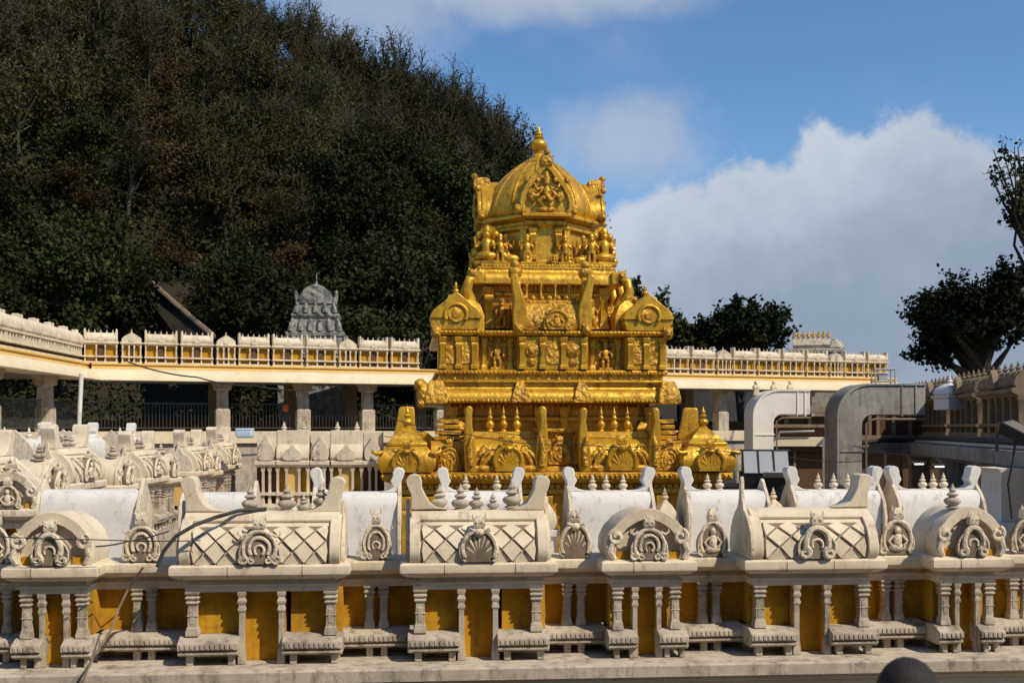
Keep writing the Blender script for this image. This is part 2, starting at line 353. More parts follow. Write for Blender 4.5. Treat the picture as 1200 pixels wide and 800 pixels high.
def nasi(mb, x, y, z, w, h, t=5, style=0, seed=0, plate=None):
    """carved horseshoe ornament facing -y"""
    rg = random.Random(seed)
    keep = mb.xf; base = Matrix.Translation((x, y, z)); mb.xf = keep @ base if keep is not None else base
    pm = plate or mb; pm.xf = mb.xf
    pm.ext([(p[0], p[1] * .84) for p in horseshoe(w, h)], 'y', -t, 3)
    if plate: mb.tube([(p[0] * .96, -t, p[1] * .82 + .5) for p in horseshoe(w, h)], 1.5 * w / 44, 5)
    f = -t - .4
    k = w / 44.0
    if style == 0:
        for q, rr in ((.40, 2.3), (.25, 2.0)):
            pts = arc(0, .34 * h, q * w, -35, 215, 16, q * h * .95)
            mb.tube([(px, f, pz) for px, pz in pts], rr * k, 6)
        for sg in (-1, 1):
            mb.tube(spiral(sg * .42 * w, .10 * h, .14 * w, 1.3, sg, f, a0=math.pi / 2), 1.7 * k, 5)
            mb.tube(spiral(sg * .20 * w, .07 * h, .09 * w, 1.1, -sg, f, a0=math.pi / 2), 1.4 * k, 5)
            mb.tube([(sg * .30 * w, f, .66 * h), (sg * .42 * w, f - .5, .60 * h), (sg * .52 * w, f, .66 * h), (sg * .50 * w, f, .74 * h)], [1.6 * k, 1.8 * k, 1.3 * k, .5 * k], 5)
        mb.tube([(px, f, pz) for px, pz in arc(0, .30 * h, .12 * w, -60, 240, 10)], 1.6 * k, 5)
    elif style == 1:                                   # a seated figure under the arch
        pts = arc(0, .34 * h, .40 * w, -40, 220, 16, .40 * h)
        mb.tube([(px, f, pz) for px, pz in pts], 2.4 * k, 6)
        mb.ball((0, f, .16 * h), (.26 * w, 3, .09 * h), 10, 6); mb.ball((0, f - 1, .32 * h), (.13 * w, 3.2, .16 * h), 10, 6); mb.ball((0, f - 1.5, .54 * h), (.085 * w, 3, .08 * h), 8, 6)
        for sg in (-1, 1):
            mb.tube([(sg * .12 * w, f - 1, .42 * h), (sg * .27 * w, f - 1.5, .30 * h), (sg * .17 * w, f - 2, .20 * h)], 1.8 * k, 5)
            mb.tube(spiral(sg * .43 * w, .09 * h, .11 * w, 1.2, sg, f, a0=math.pi / 2), 1.6 * k, 5)
    elif style == 3:                                   # plain arch with ribbed rays under a lion mask
        pts = arc(0, .30 * h, .42 * w, -30, 210, 18, .40 * h)
        mb.tube([(px, f, pz) for px, pz in pts], 2.6 * k, 6)
        for i in range(7):
            a_ = R(20 + i * 23.3)
            mb.tube([(math.cos(a_) * .12 * w, f + 1.5, .14 * h + math.sin(a_) * .14 * h), (math.cos(a_) * .33 * w, f + 1.2, .16 * h + math.sin(a_) * .46 * h)], [1.2 * k, 1.9 * k], 5)
        mb.ball((0, f, .66 * h), (.14 * w, 6 * k, .09 * h), 10, 6, .15, seed)
        for sg in (-1, 1): mb.tube([(sg * .1 * w, f - 1, .68 * h), (sg * .24 * w, f - 2, .74 * h), (sg * .28 * w, f, .64 * h)], [1.8 * k, 1.5 * k, .8 * k], 5)
    else:                                              # a bold omega scroll
        pts = arc(0, .36 * h, .30 * w, -20, 200, 18, .34 * h)
        mb.tube([(px, f - .5, pz) for px, pz in pts], [3.6 * k] * len(pts), 7)
        for sg in (-1, 1):
            mb.tube(spiral(sg * .33 * w, .13 * h, .15 * w, 1.15, sg, f - .5, a0=R(100)), [3.4 * k] * 6 + [2.4 * k] * 11, 6)
        mb.tube([(px, f, pz) for px, pz in arc(0, .32 * h, .14 * w, -30, 210, 10)], 1.8 * k, 5)
    # crest: a squat lion mask
    mb.loft([(-.13 * w, .13 * w, -t - 2, 3, .76 * h), (-.15 * w, .15 * w, -t - 3.5, 3, .82 * h), (-.12 * w, .12 * w, -t - 3, 3, .95 * h), (-.06 * w, .06 * w, -t, 2, 1.02 * h)])
    for sg in (-1, 1):
        mb.ball((sg * .07 * w, -t - 3.2, .89 * h), 1.5 * k, 6, 4); mb.tube([(sg * .10 * w, -t, .95 * h), (sg * .17 * w, -t, 1.0 * h), (sg * .15 * w, -t, 1.08 * h)], [1.6 * k, 1.3 * k, .5 * k], 5)
    mb.xf = keep
KAL = [(.30, 0), (.36, .03), (.30, .07), (.20, .10), (.30, .14), (.40, .22), (.43, .30), (.36, .38), (.20, .43), (.15, .46), (.26, .50), (.30, .55), (.22, .60), (.12, .64), (.16, .68), (.19, .73), (.12, .80), (.06, .90), (.02, 1.0)]
def kalasam(mb, x, y, z, h, wide=1.0, n=14):
    mb.ring(x, y, [(r * h * .62 * wide, z + q * h) for r, q in KAL], n)
def pillar(mb, x, y, z0, z1, w, slim=False):
    """moulded square pilaster with capital"""
    h = z1 - z0; a = w / 2
    def lv(k, z): return (x - a * k, x + a * k, y - a * k, y + a * k, z0 + z * h)
    mb.loft([lv(1.12, 0), lv(1.12, .10), lv(1.0, .13), lv(1.0, .17), lv(.84, .20), lv(.80, .36), lv(.80, .58), lv(.76, .70), lv(.80, .715), lv(1.08, .735), lv(1.12, .765), lv(.9, .79), lv(.84, .815), lv(1.18, .84), lv(1.24, .875), lv(.95, .90), lv(.90, .925), lv(1.2, .95), lv(1.28, 1.0)])
    if not slim:
        mb.box(x - a * .42, x + a * .42, y - a * .90, y - a * .70, z0 + .26 * h, z0 + .60 * h)
        mb.box(x - a * .95, x + a * .95, y - a * .96, y, z0 + .44 * h, z0 + .47 * h)
def slab(parent, x0, x1, yf, yb, mat='cream2', dent=True):
    mb = MB(S)
    mb.ext([(yf + 1, 13.5), (yf + 1, 16.5), (yf + 3.5, 17), (yf + 3.5, 18.6), (yf - 1, 19), (yf - 1, 26.6), (yf + 1.5, 27.2), (yf + 13, 32.5), (yb, 32.5), (yb, 11), (yf + 6, 11), (yf + 6, 13.5)], 'x', x0, x1)
    if dent:
        x = x0 + 3
        while x < x1 - 4:
            mb.box(x, x + 3.9, yf - 2.1, yf + 1, 20.2, 25.4); x += 5.6
    return mb.build('plinth_slab', mat, parent, bevel=.0045)
def leg(parent, x, y, w=8):
    mb = MB(S); mb.box(x - w / 2, x + w / 2, y, y + 10, 0, 11.2); mb.build('plinth_leg', 'cream2', parent, bevel=.006)
def cornice(parent, x0, x1, yf, yb, z, mat='cream', sides=True, name='cornice'):
    """z: underside of the architrave; 27 units high with a mitred roll"""
    lv = []
    for off, zz in ((0, 0), (0, 6.5), (2.5, 7), (2.5, 9), (-1.5, 9.5), (-1.5, 14), (6, 15), (12, 18.5), (13.5, 19.5), (15, 21), (15.5, 25), (15, 30), (13, 32), (6, 33.4)):
        ox = off if sides else 0
        lv.append((x0 - ox, x1 + ox, yf - off, yb, z + zz))
    mb = MB(S); mb.loft(lv); o = mb.build(name, mat, parent, bevel=.005, angle=25)
    if sides:
        rg = random.Random(int(abs(x0) * 10))
        for q in (rg.uniform(.22, .34), rg.uniform(.62, .8)):
            if q > .6 and x1 - x0 < 100: continue
            xx = x0 + (x1 - x0) * q; mb = MB(S)
            mb.loft([(xx, xx + .9, yf - 12.3, yf, z + 17.9), (xx, xx + .9, yf - 15.5, yf, z + 20.5), (xx, xx + .9, yf - 15.75, yf, z + 25), (xx, xx + .9, yf - 15.2, yf, z + 30.2), (xx, xx + .9, yf - 12, yf, z + 32.3)]); mb.build('joint', 'mould', o)
    return o
BARREL = [(-12, 0), (-15.5, 5), (-16.5, 12), (-15, 21), (-11, 31), (-5, 39), (2, 45), (9, 48.5), (22, 50)]
def along(prof, s):
    d = 0
    for a, b in zip(prof, prof[1:]):
        l = math.hypot(b[0] - a[0], b[1] - a[1])
        if s <= d + l or b is prof[-1]:
            t = (s - d) / l; ty, tz = (b[0] - a[0]) / l, (b[1] - a[1]) / l
            return a[0] + (b[0] - a[0]) * t, a[1] + (b[1] - a[1]) * t, -tz, ty
        d += l
def horn_poly(sg, hw, z0, tall=40, reach=44):
    """curved horn (x,z) at a ridge end; sg = side"""
    p = [(-reach, 0), (-reach + 14, 2.5), (-reach + 23, 8), (-16, 17), (-12.5, 25), (-12, tall - 7), (-10, tall - 1.5), (-4, tall + 1), (3, tall - 1), (6.5, tall - 6), (5, tall - 13), (1, tall - 22), (0, 10), (1, 0)]
    return [(sg * (hw + x), z0 + z) for x, z in p]
def gable_plate(mb, x0, x1, zc, big=1.0):
    """pointed horseshoe gable in the (y,z) plane between x0 and x1"""
    pr = [(-17, 0), (-21, 6), (-21, 16), (-17, 28), (-9, 39), (0, 47), (9, 54), (15, 62), (18, 72), (19, 84), (22, 90)]
    poly = [(22 + (y - 22) * big, zc + z * big) for y, z in pr]
    poly += [(44 - y, z) for y, z in reversed(poly[:-1])]
    mb.ext(poly, 'x', x0, x1)

def barrel_roof(parent, hw, z, mat, lattice=True, orn=0, seed=0, top_y=50):
    prof = BARREL
    full = [(y, z + q) for y, q in prof] + [(44 - y, z + q) for y, q in reversed(prof[:-1])]
    mb = MB(S); mb.ext(full, 'x', -hw, hw)
    # ridge band and end ribs stand proud of the vault
    band = [(1, z + 45.5), (0, z + 48), (3, z + 53), (10, z + 57), (22, z + 58), (34, z + 57), (41, z + 53), (44, z + 48), (43, z + 45.5)]
    mb.ext(band, 'x', -hw - 1, hw + 1)
    rf = mb.build('barrel_roof', mat, parent, bevel=.004, angle=50)
    for sg in (-1, 1):
        rib = [(22 + (y - 22) * 1.13, z + q * 1.07) for y, q in prof]
        rib += [(44 - y, q) for y, q in reversed(rib[:-1])]
        mb = MB(S); a, b = sorted((sg * (hw - 9), sg * (hw + 3))); mb.ext(rib, 'x', a, b); mb.build('end_rib', mat, rf, bevel=.006, angle=50)
    if lattice:
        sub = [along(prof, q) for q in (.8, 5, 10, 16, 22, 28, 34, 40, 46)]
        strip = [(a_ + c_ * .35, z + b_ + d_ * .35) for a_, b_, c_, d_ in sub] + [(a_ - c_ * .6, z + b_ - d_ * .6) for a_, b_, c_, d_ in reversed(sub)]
        mb = MB(S); mb.ext(strip, 'x', -hw + 10.5, hw - 10.5); mb.build('lattice_ground', 'mould', rf, angle=60)  # dark strip paints shade into the lattice grooves
        rg = random.Random(seed); mb = MB(S); total = 47.0
        nx = max(4, round((2 * hw - 24) / 27)); dx = (2 * hw - 26) / nx; ds = total / 2
        for r in range(0, 7):
            for c in range(-1, nx + 1):
                xc = -hw + 13 + dx * (c + .5 + (.5 if r % 2 else 0)); sc = 3 + ds * r * .5
                if sc > total + 2: continue
                q = []; ok = True
                for ax, as_ in ((0, -.5), (.5, 0), (0, .5), (-.5, 0)):
                    xx = xc + ax * dx * .95; ss = sc + as_ * ds * .95
                    xx = max(-hw + 11, min(hw - 11, xx)); ss = max(1.5, min(total, ss)); q.append((xx, ss))
                if max(p[0] for p in q) - min(p[0] for p in q) < 5 or max(p[1] for p in q) - min(p[1] for p in q) < 4: continue
                if orn and abs(xc) < 12 and sc < 26: continue
                top = []; low = []
                for i, (xx, ss) in enumerate(q):
                    y, zz, ny, nz = along(prof, ss); lift = 2.2 + (2.4 if i in (0, 3) else 0) + rg.random() * .9
                    low.append((xx, y + ny * -1, z + zz + nz * -1))
                    cx = xx + (xc - xx) * .06; cs = ss + (sc - ss) * .06; y, zz, ny, nz = along(prof, cs)
                    top.append((cx, y + ny * lift, z + zz + nz * lift))
                mb.add(low + top, [(4, 5, 6, 7)] + [(i, (i + 1) % 4, 4 + (i + 1) % 4, 4 + i) for i in range(4)])
        mb.build('lattice_relief', mat, rf, bevel=.003, angle=30)
    return rf

def sala(name, loc, yaw, Wd, finials=(), horn=True, style=0, seed=0, detail=True, tall_left=False, mats=('cream', 'cream2', 'ochre', 'relief')):
    """wide wagon-roofed miniature shrine; Wd = width over the cornice in photo pixels at 12 m"""
    mc, m2, mo, mr = mats
    t = empty(name, loc, yaw); hw = Wd / 2 - 15; dr = max(17, hw * .25)
    for x0, x1 in ((-hw - 7, -dr - 3), (dr + 3, hw + 7)):
        slab(t, x0, x1, -17, 24, m2, detail)
        for x in (x0 + 12, x1 - 9): leg(t, x, -9)
        mb = MB(S); mb.box(x0 + 7, x1 - 2, 14, 58, 32.7, 83); mb.build('niche_panel', mo, t)
    mb = MB(S); mb.box(-dr - 4, dr + 4, 18, 58.5, 0.2, 83); mb.build('door_panel', mo, t)
    mb = MB(S); mb.box(-hw - 2, hw + 2, 24.5, 60, 0.1, 10.8); mb.box(-hw - 1, hw + 1, 58.8, 61, 10.8, 83); mb.build('back_wall', m2, t)
    for sg in (-1, 1):
        mb = MB(S); pillar(mb, sg * (hw - 7), 0, 32.6, 83, 13, not detail); mb.build('pillar', m2, t, bevel=.004, angle=30)
        mb = MB(S); pillar(mb, sg * (dr + 1), -2, 0.2, 83, 8, True); mb.build('door_pillar', m2, t, bevel=.003, angle=30)
        mb = MB(S); mb.box(sg * (dr + 1.5) - 2.4, sg * (dr + 1.5) + 2.4, .5, 17.9, 0.3, 82.8); mb.build('door_jamb', mo, t)
        mb = MB(S); mb.box(sg * (hw - 6.5) - 3.5, sg * (hw - 6.5) + 3.5, 4, 14.5, 32.8, 82.8); mb.build('side_jamb', mo, t)
    cornice(t, -hw - 1, hw + 1, -5, 60, 83, mc)
    z = 116.2
    rf = barrel_roof(t, hw + 2, z, mc, True, 1, seed)
    mb = MB(S); pl = MB(S); nasi(mb, 0, -17, z + .3, 46, 52, 5, style, seed, pl); orn = mb.build('horseshoe_ornament', mr, t, bevel=.002, angle=45); pl.build('back_plate', 'mould', orn)  # back plate darkened to put shade between the scrolls
    for sg in (-1, 1):
        if horn and not (tall_left and sg < 0):
            mb = MB(S); mb.ext(horn_poly(sg, hw + 3, z + 57.6), 'y', 9, 35); h = mb.build('ridge_horn', mc, t, bevel=.012, angle=35, seg=3)
        mb = MB(S); a, b = sorted((sg * (hw + 5.2), sg * (hw + 9.5))); gable_plate(mb, a, b, z + .4, .78 if horn and not (tall_left and sg < 0) else (1.06 if tall_left else 1.0))
        mb.build('gable_plate', mr, t, bevel=.006)
    for fx, fh in finials:
        mb = MB(S); kalasam(mb, fx, 22, z + 57.5, fh, 1.25); mb.build('finial', m2 if mc == 'cream' else mc, t, angle=60)
    return t

def kuta(name, loc, yaw, Wd, finial=False, style=0, seed=0, detail=True, mats=('cream', 'cream2', 'ochre', 'relief')):
    """narrow shrine whose vault runs front to back, arched gable to the front"""
    mc, m2, mo, mr = mats
    t = empty(name, loc, yaw); hw = Wd / 2 - 15; dr = hw * .26
    for x0, x1 in ((-hw - 7, -dr - 2), (dr + 2, hw + 7)):
        slab(t, x0, x1, -17, 24, m2, detail)
        for x in (x0 + 11, x1 - 6): leg(t, x, -9, 6)
    mb = MB(S); mb.box(-hw - 1, hw + 1, 14, 58, 32.7, 83); mb.build('niche_panel', mo, t)
    mb = MB(S); mb.box(-dr - 4, dr + 4, 13.2, 26.1, 0.2, 32.65); mb.build('door_panel', mo, t)
    mb = MB(S); mb.box(-hw - 2, hw + 2, 26.2, 60, 0.1, 10.8); mb.box(-hw - 1, hw + 1, 58.8, 61, 10.8, 83); mb.build('back_wall', m2, t)
    for sg in (-1, 1):
        mb = MB(S); pillar(mb, sg * (hw - 6), 0, 32.6, 83, 11.5, not detail); mb.build('pillar', m2, t, bevel=.004, angle=30)
        mb = MB(S); pillar(mb, sg * (dr + 4), -2, 0.2, 83, 7, True); mb.build('door_pillar', m2, t, bevel=.003, angle=30)
        mb = MB(S); mb.box(sg * (dr + 4.5) - 2, sg * (dr + 4.5) + 2, .5, 13.9, 0.3, 82.8); mb.build('door_jamb', mo, t)
    cornice(t, -hw - 1, hw + 1, -5, 60, 83, mc)
    z = 116.2; a = hw + 7
    half = [(a - 2, 0), (a + 1, 8), (a, 22), (a * .86, 35), (a * .64, 46), (a * .40, 53), (a * .18, 57), (0, 58)]
    outer = [(x, z + q) for x, q in half] + [(-x, z + q) for x, q in reversed(half[:-1])]
    mb = MB(S); mb.ext(outer, 'y', -6, 62); rf = mb.build('barrel_roof', mc, t, bevel=.006, angle=50)
    inner = [(x * .80, z + (q - 1) * .82 + .5) for x, q in half]
    rim = [(x * 1.04, z + q * 1.035 + .2) for x, q in half]
    ring = rim + [(-x, q) for x, q in reversed(rim[:-1])] + [(-x, q) for x, q in inner] + [(x, q) for x, q in reversed(inner[:-1])]
    mb = MB(S); mb.ext(ring, 'y', -13, -5); mb.build('gable_rim', mc, rf, bevel=.006, angle=40)
    for sg in (-1, 1):
        mb = MB(S)
        mb.tube(spiral(sg * a * .80, z + 27, 9, 1.2, -sg, -14, a0=R(70 if sg > 0 else 110)), 2.8, 6)
        mb.tube([(sg * a * .90, -13.5, z + 20), (sg * a * .98, -14, z + 10), (sg * a * .86, -13.5, z + 1.5)], [3, 4, 3], 6)
        mb.build('gable_scroll', mr, rf, angle=50)
        mb = MB(S); mb.box(min(sg * 22, sg * a * .78), max(sg * 22, sg * a * .78), -9, -5.8, z + .3, z + 10)
        mb.build('gable_panel', mo, rf)
    mb = MB(S); pl = MB(S); nasi(mb, 0, -14, z + .3, min(44, hw * 1.15), 50, 5, style, seed, pl); orn = mb.build('horseshoe_ornament', mr, t, bevel=.002, angle=45); pl.build('back_plate', 'mould', orn)
    if finial:
        mb = MB(S); kalasam(mb, -hw * .3, 10, z + 56, 30, 1.3); mb.build('finial', m2 if mc == 'cream' else mc, t, angle=60)
    return t

def bay(name, loc, yaw, Wd, style=1, seed=0, ow=40, mats=('cream', 'cream2', 'ochre', 'relief')):
    """recessed link with a pair of pilasters and one carved arch on top"""
    mc, m2, mo, mr = mats
    t = empty(name, loc, yaw); hw = Wd / 2
    mb = MB(S); mb.box(-hw - 15, hw + 15, 36, 57.6, 32.8, 83.4); mb.build('niche_panel', mo, t)
    slab(t, -hw - 6, hw + 6, 6, 44, m2)
    for x in (-8, 9): leg(t, x, 16)
    mb = MB(S); mb.box(-hw - 15, hw + 15, 46, 57.7, 0.1, 10.8); mb.build('back_wall', m2, t)
    for sg in (-1, 1):
        mb = MB(S); pillar(mb, sg * 8.5, 24, 32.6, 83, 11); mb.build('pillar', m2, t, bevel=.004, angle=30)
    cornice(t, -hw - 14, hw + 14, 20, 58, 82.6, mc, False)
    mb = MB(S); pl = MB(S); nasi(mb, 0, 12, 115.9, ow, 56, 6, style, seed, pl); orn = mb.build('horseshoe_ornament', mr, t, bevel=.002, angle=45); pl.build('back_plate', 'mould', orn)
    return t

# ------------------------------------------------------------------ FRONT ROW of roof shrines
FR = Line((558 - 600) / FPX * 12.0, 12.0, R(4.63))
LEDGE = CZ - 272.0 / FPX * 12.0
def fr(px, v=0.0): return FR.at(FR.s(px), v, LEDGE)
def width_units(a, b): return (FR.s(b) - FR.s(a)) / S
def handmade(t, seed):
    rg = random.Random(seed)
    for c in t.children:
        n = c.name.split('.')[0]
        if n in ('pillar', 'door_pillar', 'plinth_slab', 'ridge_horn', 'finial', 'plinth_leg'):
            q = .010 if n in ('ridge_horn', 'finial') else .006
            c.rotation_euler = (rg.uniform(-q, q) * .5, rg.uniform(-q, q), rg.uniform(-q, q) * .6)
            if n in ('ridge_horn', 'finial'): c.scale = (1, 1, rg.uniform(.985, 1.012))
def weather(o, amt, seed, fq=14):
    for v in o.data.vertices:
        p = v.co * fq + Vector((seed * 7.1, seed * 3.3, 0)); n = mnoise.noise_vector(p); v.co += n * amt
G1 = 'shrines along the front parapet'; G1b = 'recessed links between the front shrines'
front = [
 ('sala', 203, 410, ((-17, 31), (24, 33), (44, 22), (66, 30)), 0, 'broad cream shrine with diamond lattice roof, a dark hose curling over its left end'),
 ('sala', 470, 650, ((-44, 30), (-22, 33), (-2, 27), (18, 22), (42, 34)), 3, 'cream lattice roofed shrine with five stubby finials, in front of the golden tower'),
 ('sala', 868, 1031, (), 2, 'lattice roofed shrine without finials, just right of the golden tower, dark left gable'),
 ('kuta', 10, 119, 0, 2, 'narrow arched shrine at the left end of the front parapet, beside the hanging cable'),
 ('kuta', 703, 811, 0, 0, 'narrow arched shrine below the right half of the golden tower, grey left flank'),
 ('kuta', 1086, 1177, 1, 2, 'narrow arched shrine at the right of the front parapet with an omega scroll gable'),
]
for i, (kd, a, b, fin, st, lab) in enumerate(front):
    c = FR.s(a) * .5 + FR.s(b) * .5
    loc = FR.at(c, 0, LEDGE)
    if kd == 'sala': t = sala('lattice_roof_shrine', loc, FR.yaw, width_units(a, b), fin, True, st, i + 3, True, i == 2)
    else: t = kuta('arched_shrine', loc, FR.yaw, width_units(a, b), fin, st, i + 3)
    handmade(t, 100 + i)
    for c in t.children:
        if c.name.startswith(('horseshoe', 'gable_plate', 'ridge_horn', 'finial')): weather(c, .006, i + len(c.name))
    tag(t, lab, 'roof shrine', G1)
bays = [(-40, 14, 1, 'recessed twin pillar link cut by the left edge of the picture'),
        (115, 207, 0, 'recessed twin pillar link between the leftmost arched shrine and the hose draped shrine'),
        (406, 474, 0, 'recessed twin pillar link between the two shrines that carry ridge finials'),
        (646, 707, 3, 'recessed twin pillar link between the five finial shrine and the grey flanked arched shrine'),
        (807, 872, 1, 'recessed twin pillar link between the grey flanked arched shrine and the dark gabled lattice shrine'),
        (1027, 1090, 1, 'recessed twin pillar link topped by a figure, left of the omega scroll shrine'),
        (1173, 1250, 1, 'recessed twin pillar link at the right edge of the picture')]
for i, (a, b, st, lab) in enumerate(bays):
    c = FR.s(a) * .5 + FR.s(b) * .5
    t = bay('shrine_link', FR.at(c, .10, LEDGE), FR.yaw, width_units(a, b) - .6, st, 20 + i, (38, 42, 36, 40, 37, 43, 38)[i])
    handmade(t, 300 + i)
    for c in t.children:
        if c.name.startswith('horseshoe'): weather(c, .008, 40 + i)
    tag(t, lab, 'parapet link', G1b)

# the hall that carries them: ledge, roof, walls
hall = empty('temple_hall', FR.at(0, 0, 0), FR.yaw); tag(hall, 'long cream hall whose ledge carries the front row of white shrines', 'hall')
mb = MB(); mb.ext([(-.42, LEDGE - .14), (-.42, LEDGE - .015), (-.40, LEDGE - .003), (.62, LEDGE - .003), (.62, LEDGE - .14)], 'x', -9, 9.5)
mb.build('ledge', 'cream2', hall, bevel=.008)
mb = MB(); mb.ext([(-.36, LEDGE - .20), (-.36, LEDGE - .142), (.62, LEDGE - .142), (.62, LEDGE - .20)], 'x', -9, 9.5); mb.ext([(-.30, LEDGE - .62), (-.30, LEDGE - .202), (.62, LEDGE - .202), (.62, LEDGE - .62)], 'x', -9, 9.5)
mb.ext([(-.22, 0), (-.22, LEDGE - .622), (5.0, LEDGE - .622), (5.0, 0)], 'x', -9, 9.5); mb.build('front_wall', 'buff', hall, bevel=.008)
mb = MB(); mb.box(-9, 9.5, .622, 5.2, LEDGE - .6, LEDGE - .02); mb.build('roof_slab', 'cream2', hall)

# ------------------------------------------------------------------ SECOND ROW: whitewashed backs of the inner parapet shrines
def plain_back(name, loc, yaw, Wd, left=True, right=True, fin=(-22, 0, 22), low=False):
    t = empty(name, loc, yaw); hw = Wd / 2
    mb = MB(S); lean = [(-9, 0), (-9.5, 96), (-11, 112), (-10.5, 138), (-7, 151), (3, 158), (22, 160), (41, 158), (51, 151), (54, 138), (55, 112), (50, 96), (50, 0)]
    mb.ext(lean, 'x', -hw, hw); rf = mb.build('barrel_back', 'white', t, bevel=.008, angle=50)
    z = 0
    for sg, on in ((-1, left), (1, right)):
        mb = MB(S); a, b = sorted((sg * (hw + .4), sg * (hw + 6)))
        poly = [(-14, 60), (-19, 90), (-21, 118), (-16, 138), (-6, 152), (6, 163), (14, 172), (22, 178), (30, 172), (38, 163), (50, 152), (60, 138), (65, 118), (62, 90), (58, 60)]
        mb.ext(poly, 'x', a, b); mb.build('gable_plate', 'relief', t, bevel=.008, angle=50)
        if on:
            mb = MB(S); mb.ext(horn_poly(sg, hw + 5, 159.2, 38, 34), 'y', 10, 34); mb.build('ridge_horn', 'white', t, bevel=.012, angle=35, seg=3)
    for fx in fin:
        mb = MB(S); kalasam(mb, fx, 22, 159.6, 27, 1.05); mb.build('finial', 'cream', t, angle=60)
    return t
D2 = 16.4
SR = Line((715 - 600) / FPX * D2, D2, R(4.63))
G2 = 'whitewashed backs of the inner parapet shrines'
second = [(212, 300, 0, 0, (), 'plain white shrine back without horns, behind the hose draped shrine'),
 (366, 470, 1, 1, (), 'plain white shrine back with two horns, below the small left golden turret'),
 (516, 612, 1, 1, (-24, 26), 'white shrine back hidden behind the five finial shrine, only its horns showing'),
 (665, 766, 1, 1, (-26, -4, 24), 'white shrine back with two horns and three finials, centred below the golden tower'),
 (803, 900, 1, 0, (-26, -6), 'white shrine back below the right golden turret, left of the black floodlight'),
 (928, 1034, 1, 1, (-24, 2, 26), 'white shrine back right of the black floodlight, three finials, brown carved left gable'),
 (1048, 1150, 1, 1, (-16, 2, 20), 'white shrine back at the far right behind the omega scroll shrine')]
for a, b, l, r_, fin, lab in second:
    c = SR.s(a) * .5 + SR.s(b) * .5
    Wd = (SR.s(b) - SR.s(a)) / S - 12
    t = plain_back('plain_shrine', SR.at(c, 0, LEDGE), SR.yaw, Wd, l, r_, fin); t.location.z += .09; tag(t, lab, 'roof shrine', G2)
def cupola(name, loc, yaw, k=1.0):
    t = empty(name, loc, yaw)
    mb = MB(S * k); mb.loft([(-16, 16, -10, 40, 0), (-16, 16, -10, 40, 92), (-21, 21, -15, 45, 98), (-21, 21, -15, 45, 108)]); mb.build('drum', 'white', t, bevel=.006)
    mb = MB(S * k); mb.loft([(-15, 15, -9, 39, 108.2), (-18, 18, -12, 42, 118), (-16, 16, -10, 40, 132), (-8, 8, -2, 32, 146), (-3, 3, 9, 21, 152)]); mb.build('dome_cap', 'cream', t, bevel=.01, angle=50)
    mb = MB(S * k); kalasam(mb, 0, 15, 151, 22, 1.1); mb.build('finial', 'cream', t, angle=60)
    return t
for px, lab in ((338, 'small white cupola glimpsed behind the finials of the hose draped shrine'), (492, 'small white cupola left of the five finial shrine'), (640, 'small white cupola right of the five finial shrine'), (783, 'small white cupola between the two horned white shrine backs below the golden tower'), (912, 'small white cupola beside the black floodlight')):
    t = cupola('roof_cupola', SR.at(SR.s(px), .1, LEDGE), SR.yaw); tag(t, lab, 'cupola', 'white cupolas of the inner parapet')
# ------------------------------------------------------------------ LEFT WING of roof shrines (runs away from the camera, faces the tower court)
ZL = 5.5
lh = empty('side_hall', (0, 0, 0)); tag(lh, 'flat roofed hall on the left that carries the rows of shrines running away', 'hall')
mb = MB(); mb.box(-24, -8.72, 17.6, 38.5, 0, ZL - .02); mb.build('roof_slab', 'cream2', lh)
KL = 1.25
LM = ('cream', 'cream2', 'amber', 'relief')
psala = sala('side_shrine', (0, 0, 0), R(90), 168, ((-24, 26), (2, 28), (26, 25)), True, 1, 40, True, False, LM)
pkuta = kuta('side_shrine', (0, 0, 0), R(90), 100, True, 2, 41, True, LM)
for p in (psala, pkuta): p.scale = (KL, KL, KL * 1.16)
G3 = 'shrines along the left roof, facing the tower'
wing = [('s', 18.9, 'rough carved shrine at the left edge, nearest of the row running away'),
        ('k', 20.75, 'narrow arched shrine second from the left edge in the row running away'),
        ('s', 22.7, 'cream shrine above the blue white parapet back, third in the row running away'),
        ('k', 24.6, 'narrow arched shrine in the middle of the row running away on the left roof'),
        ('s', 26.6, 'cream shrine whose amber pillared front shows beside the white parapet backs'),
        ('k', 28.5, 'narrow arched shrine just beyond the amber pillared front on the left roof'),
        ('s', 30.5, 'grey vaulted shrine near the far end of the left row, before the yellow panelled range'),
        ('k', 32.35, 'farthest arched shrine of the left row, touching the yellow panelled range'),
        ('s', 34.3, 'last shaded shrine of the left row, partly behind the yellow panelled range')]
first = {}
for i, (k, d, lab) in enumerate(wing):
    p = psala if k == 's' else pkuta
    t = p if k not in first else copy_tree(p)
    first[k] = 1
    t.location = (-8.85 + .12 * math.sin(i * 2.3), d, ZL); t.scale = (KL, KL, KL * (.98, .93, 1.02, .9, .96, .88, .97, .9, 1.0)[i]); tag(t, lab, 'roof shrine', G3)
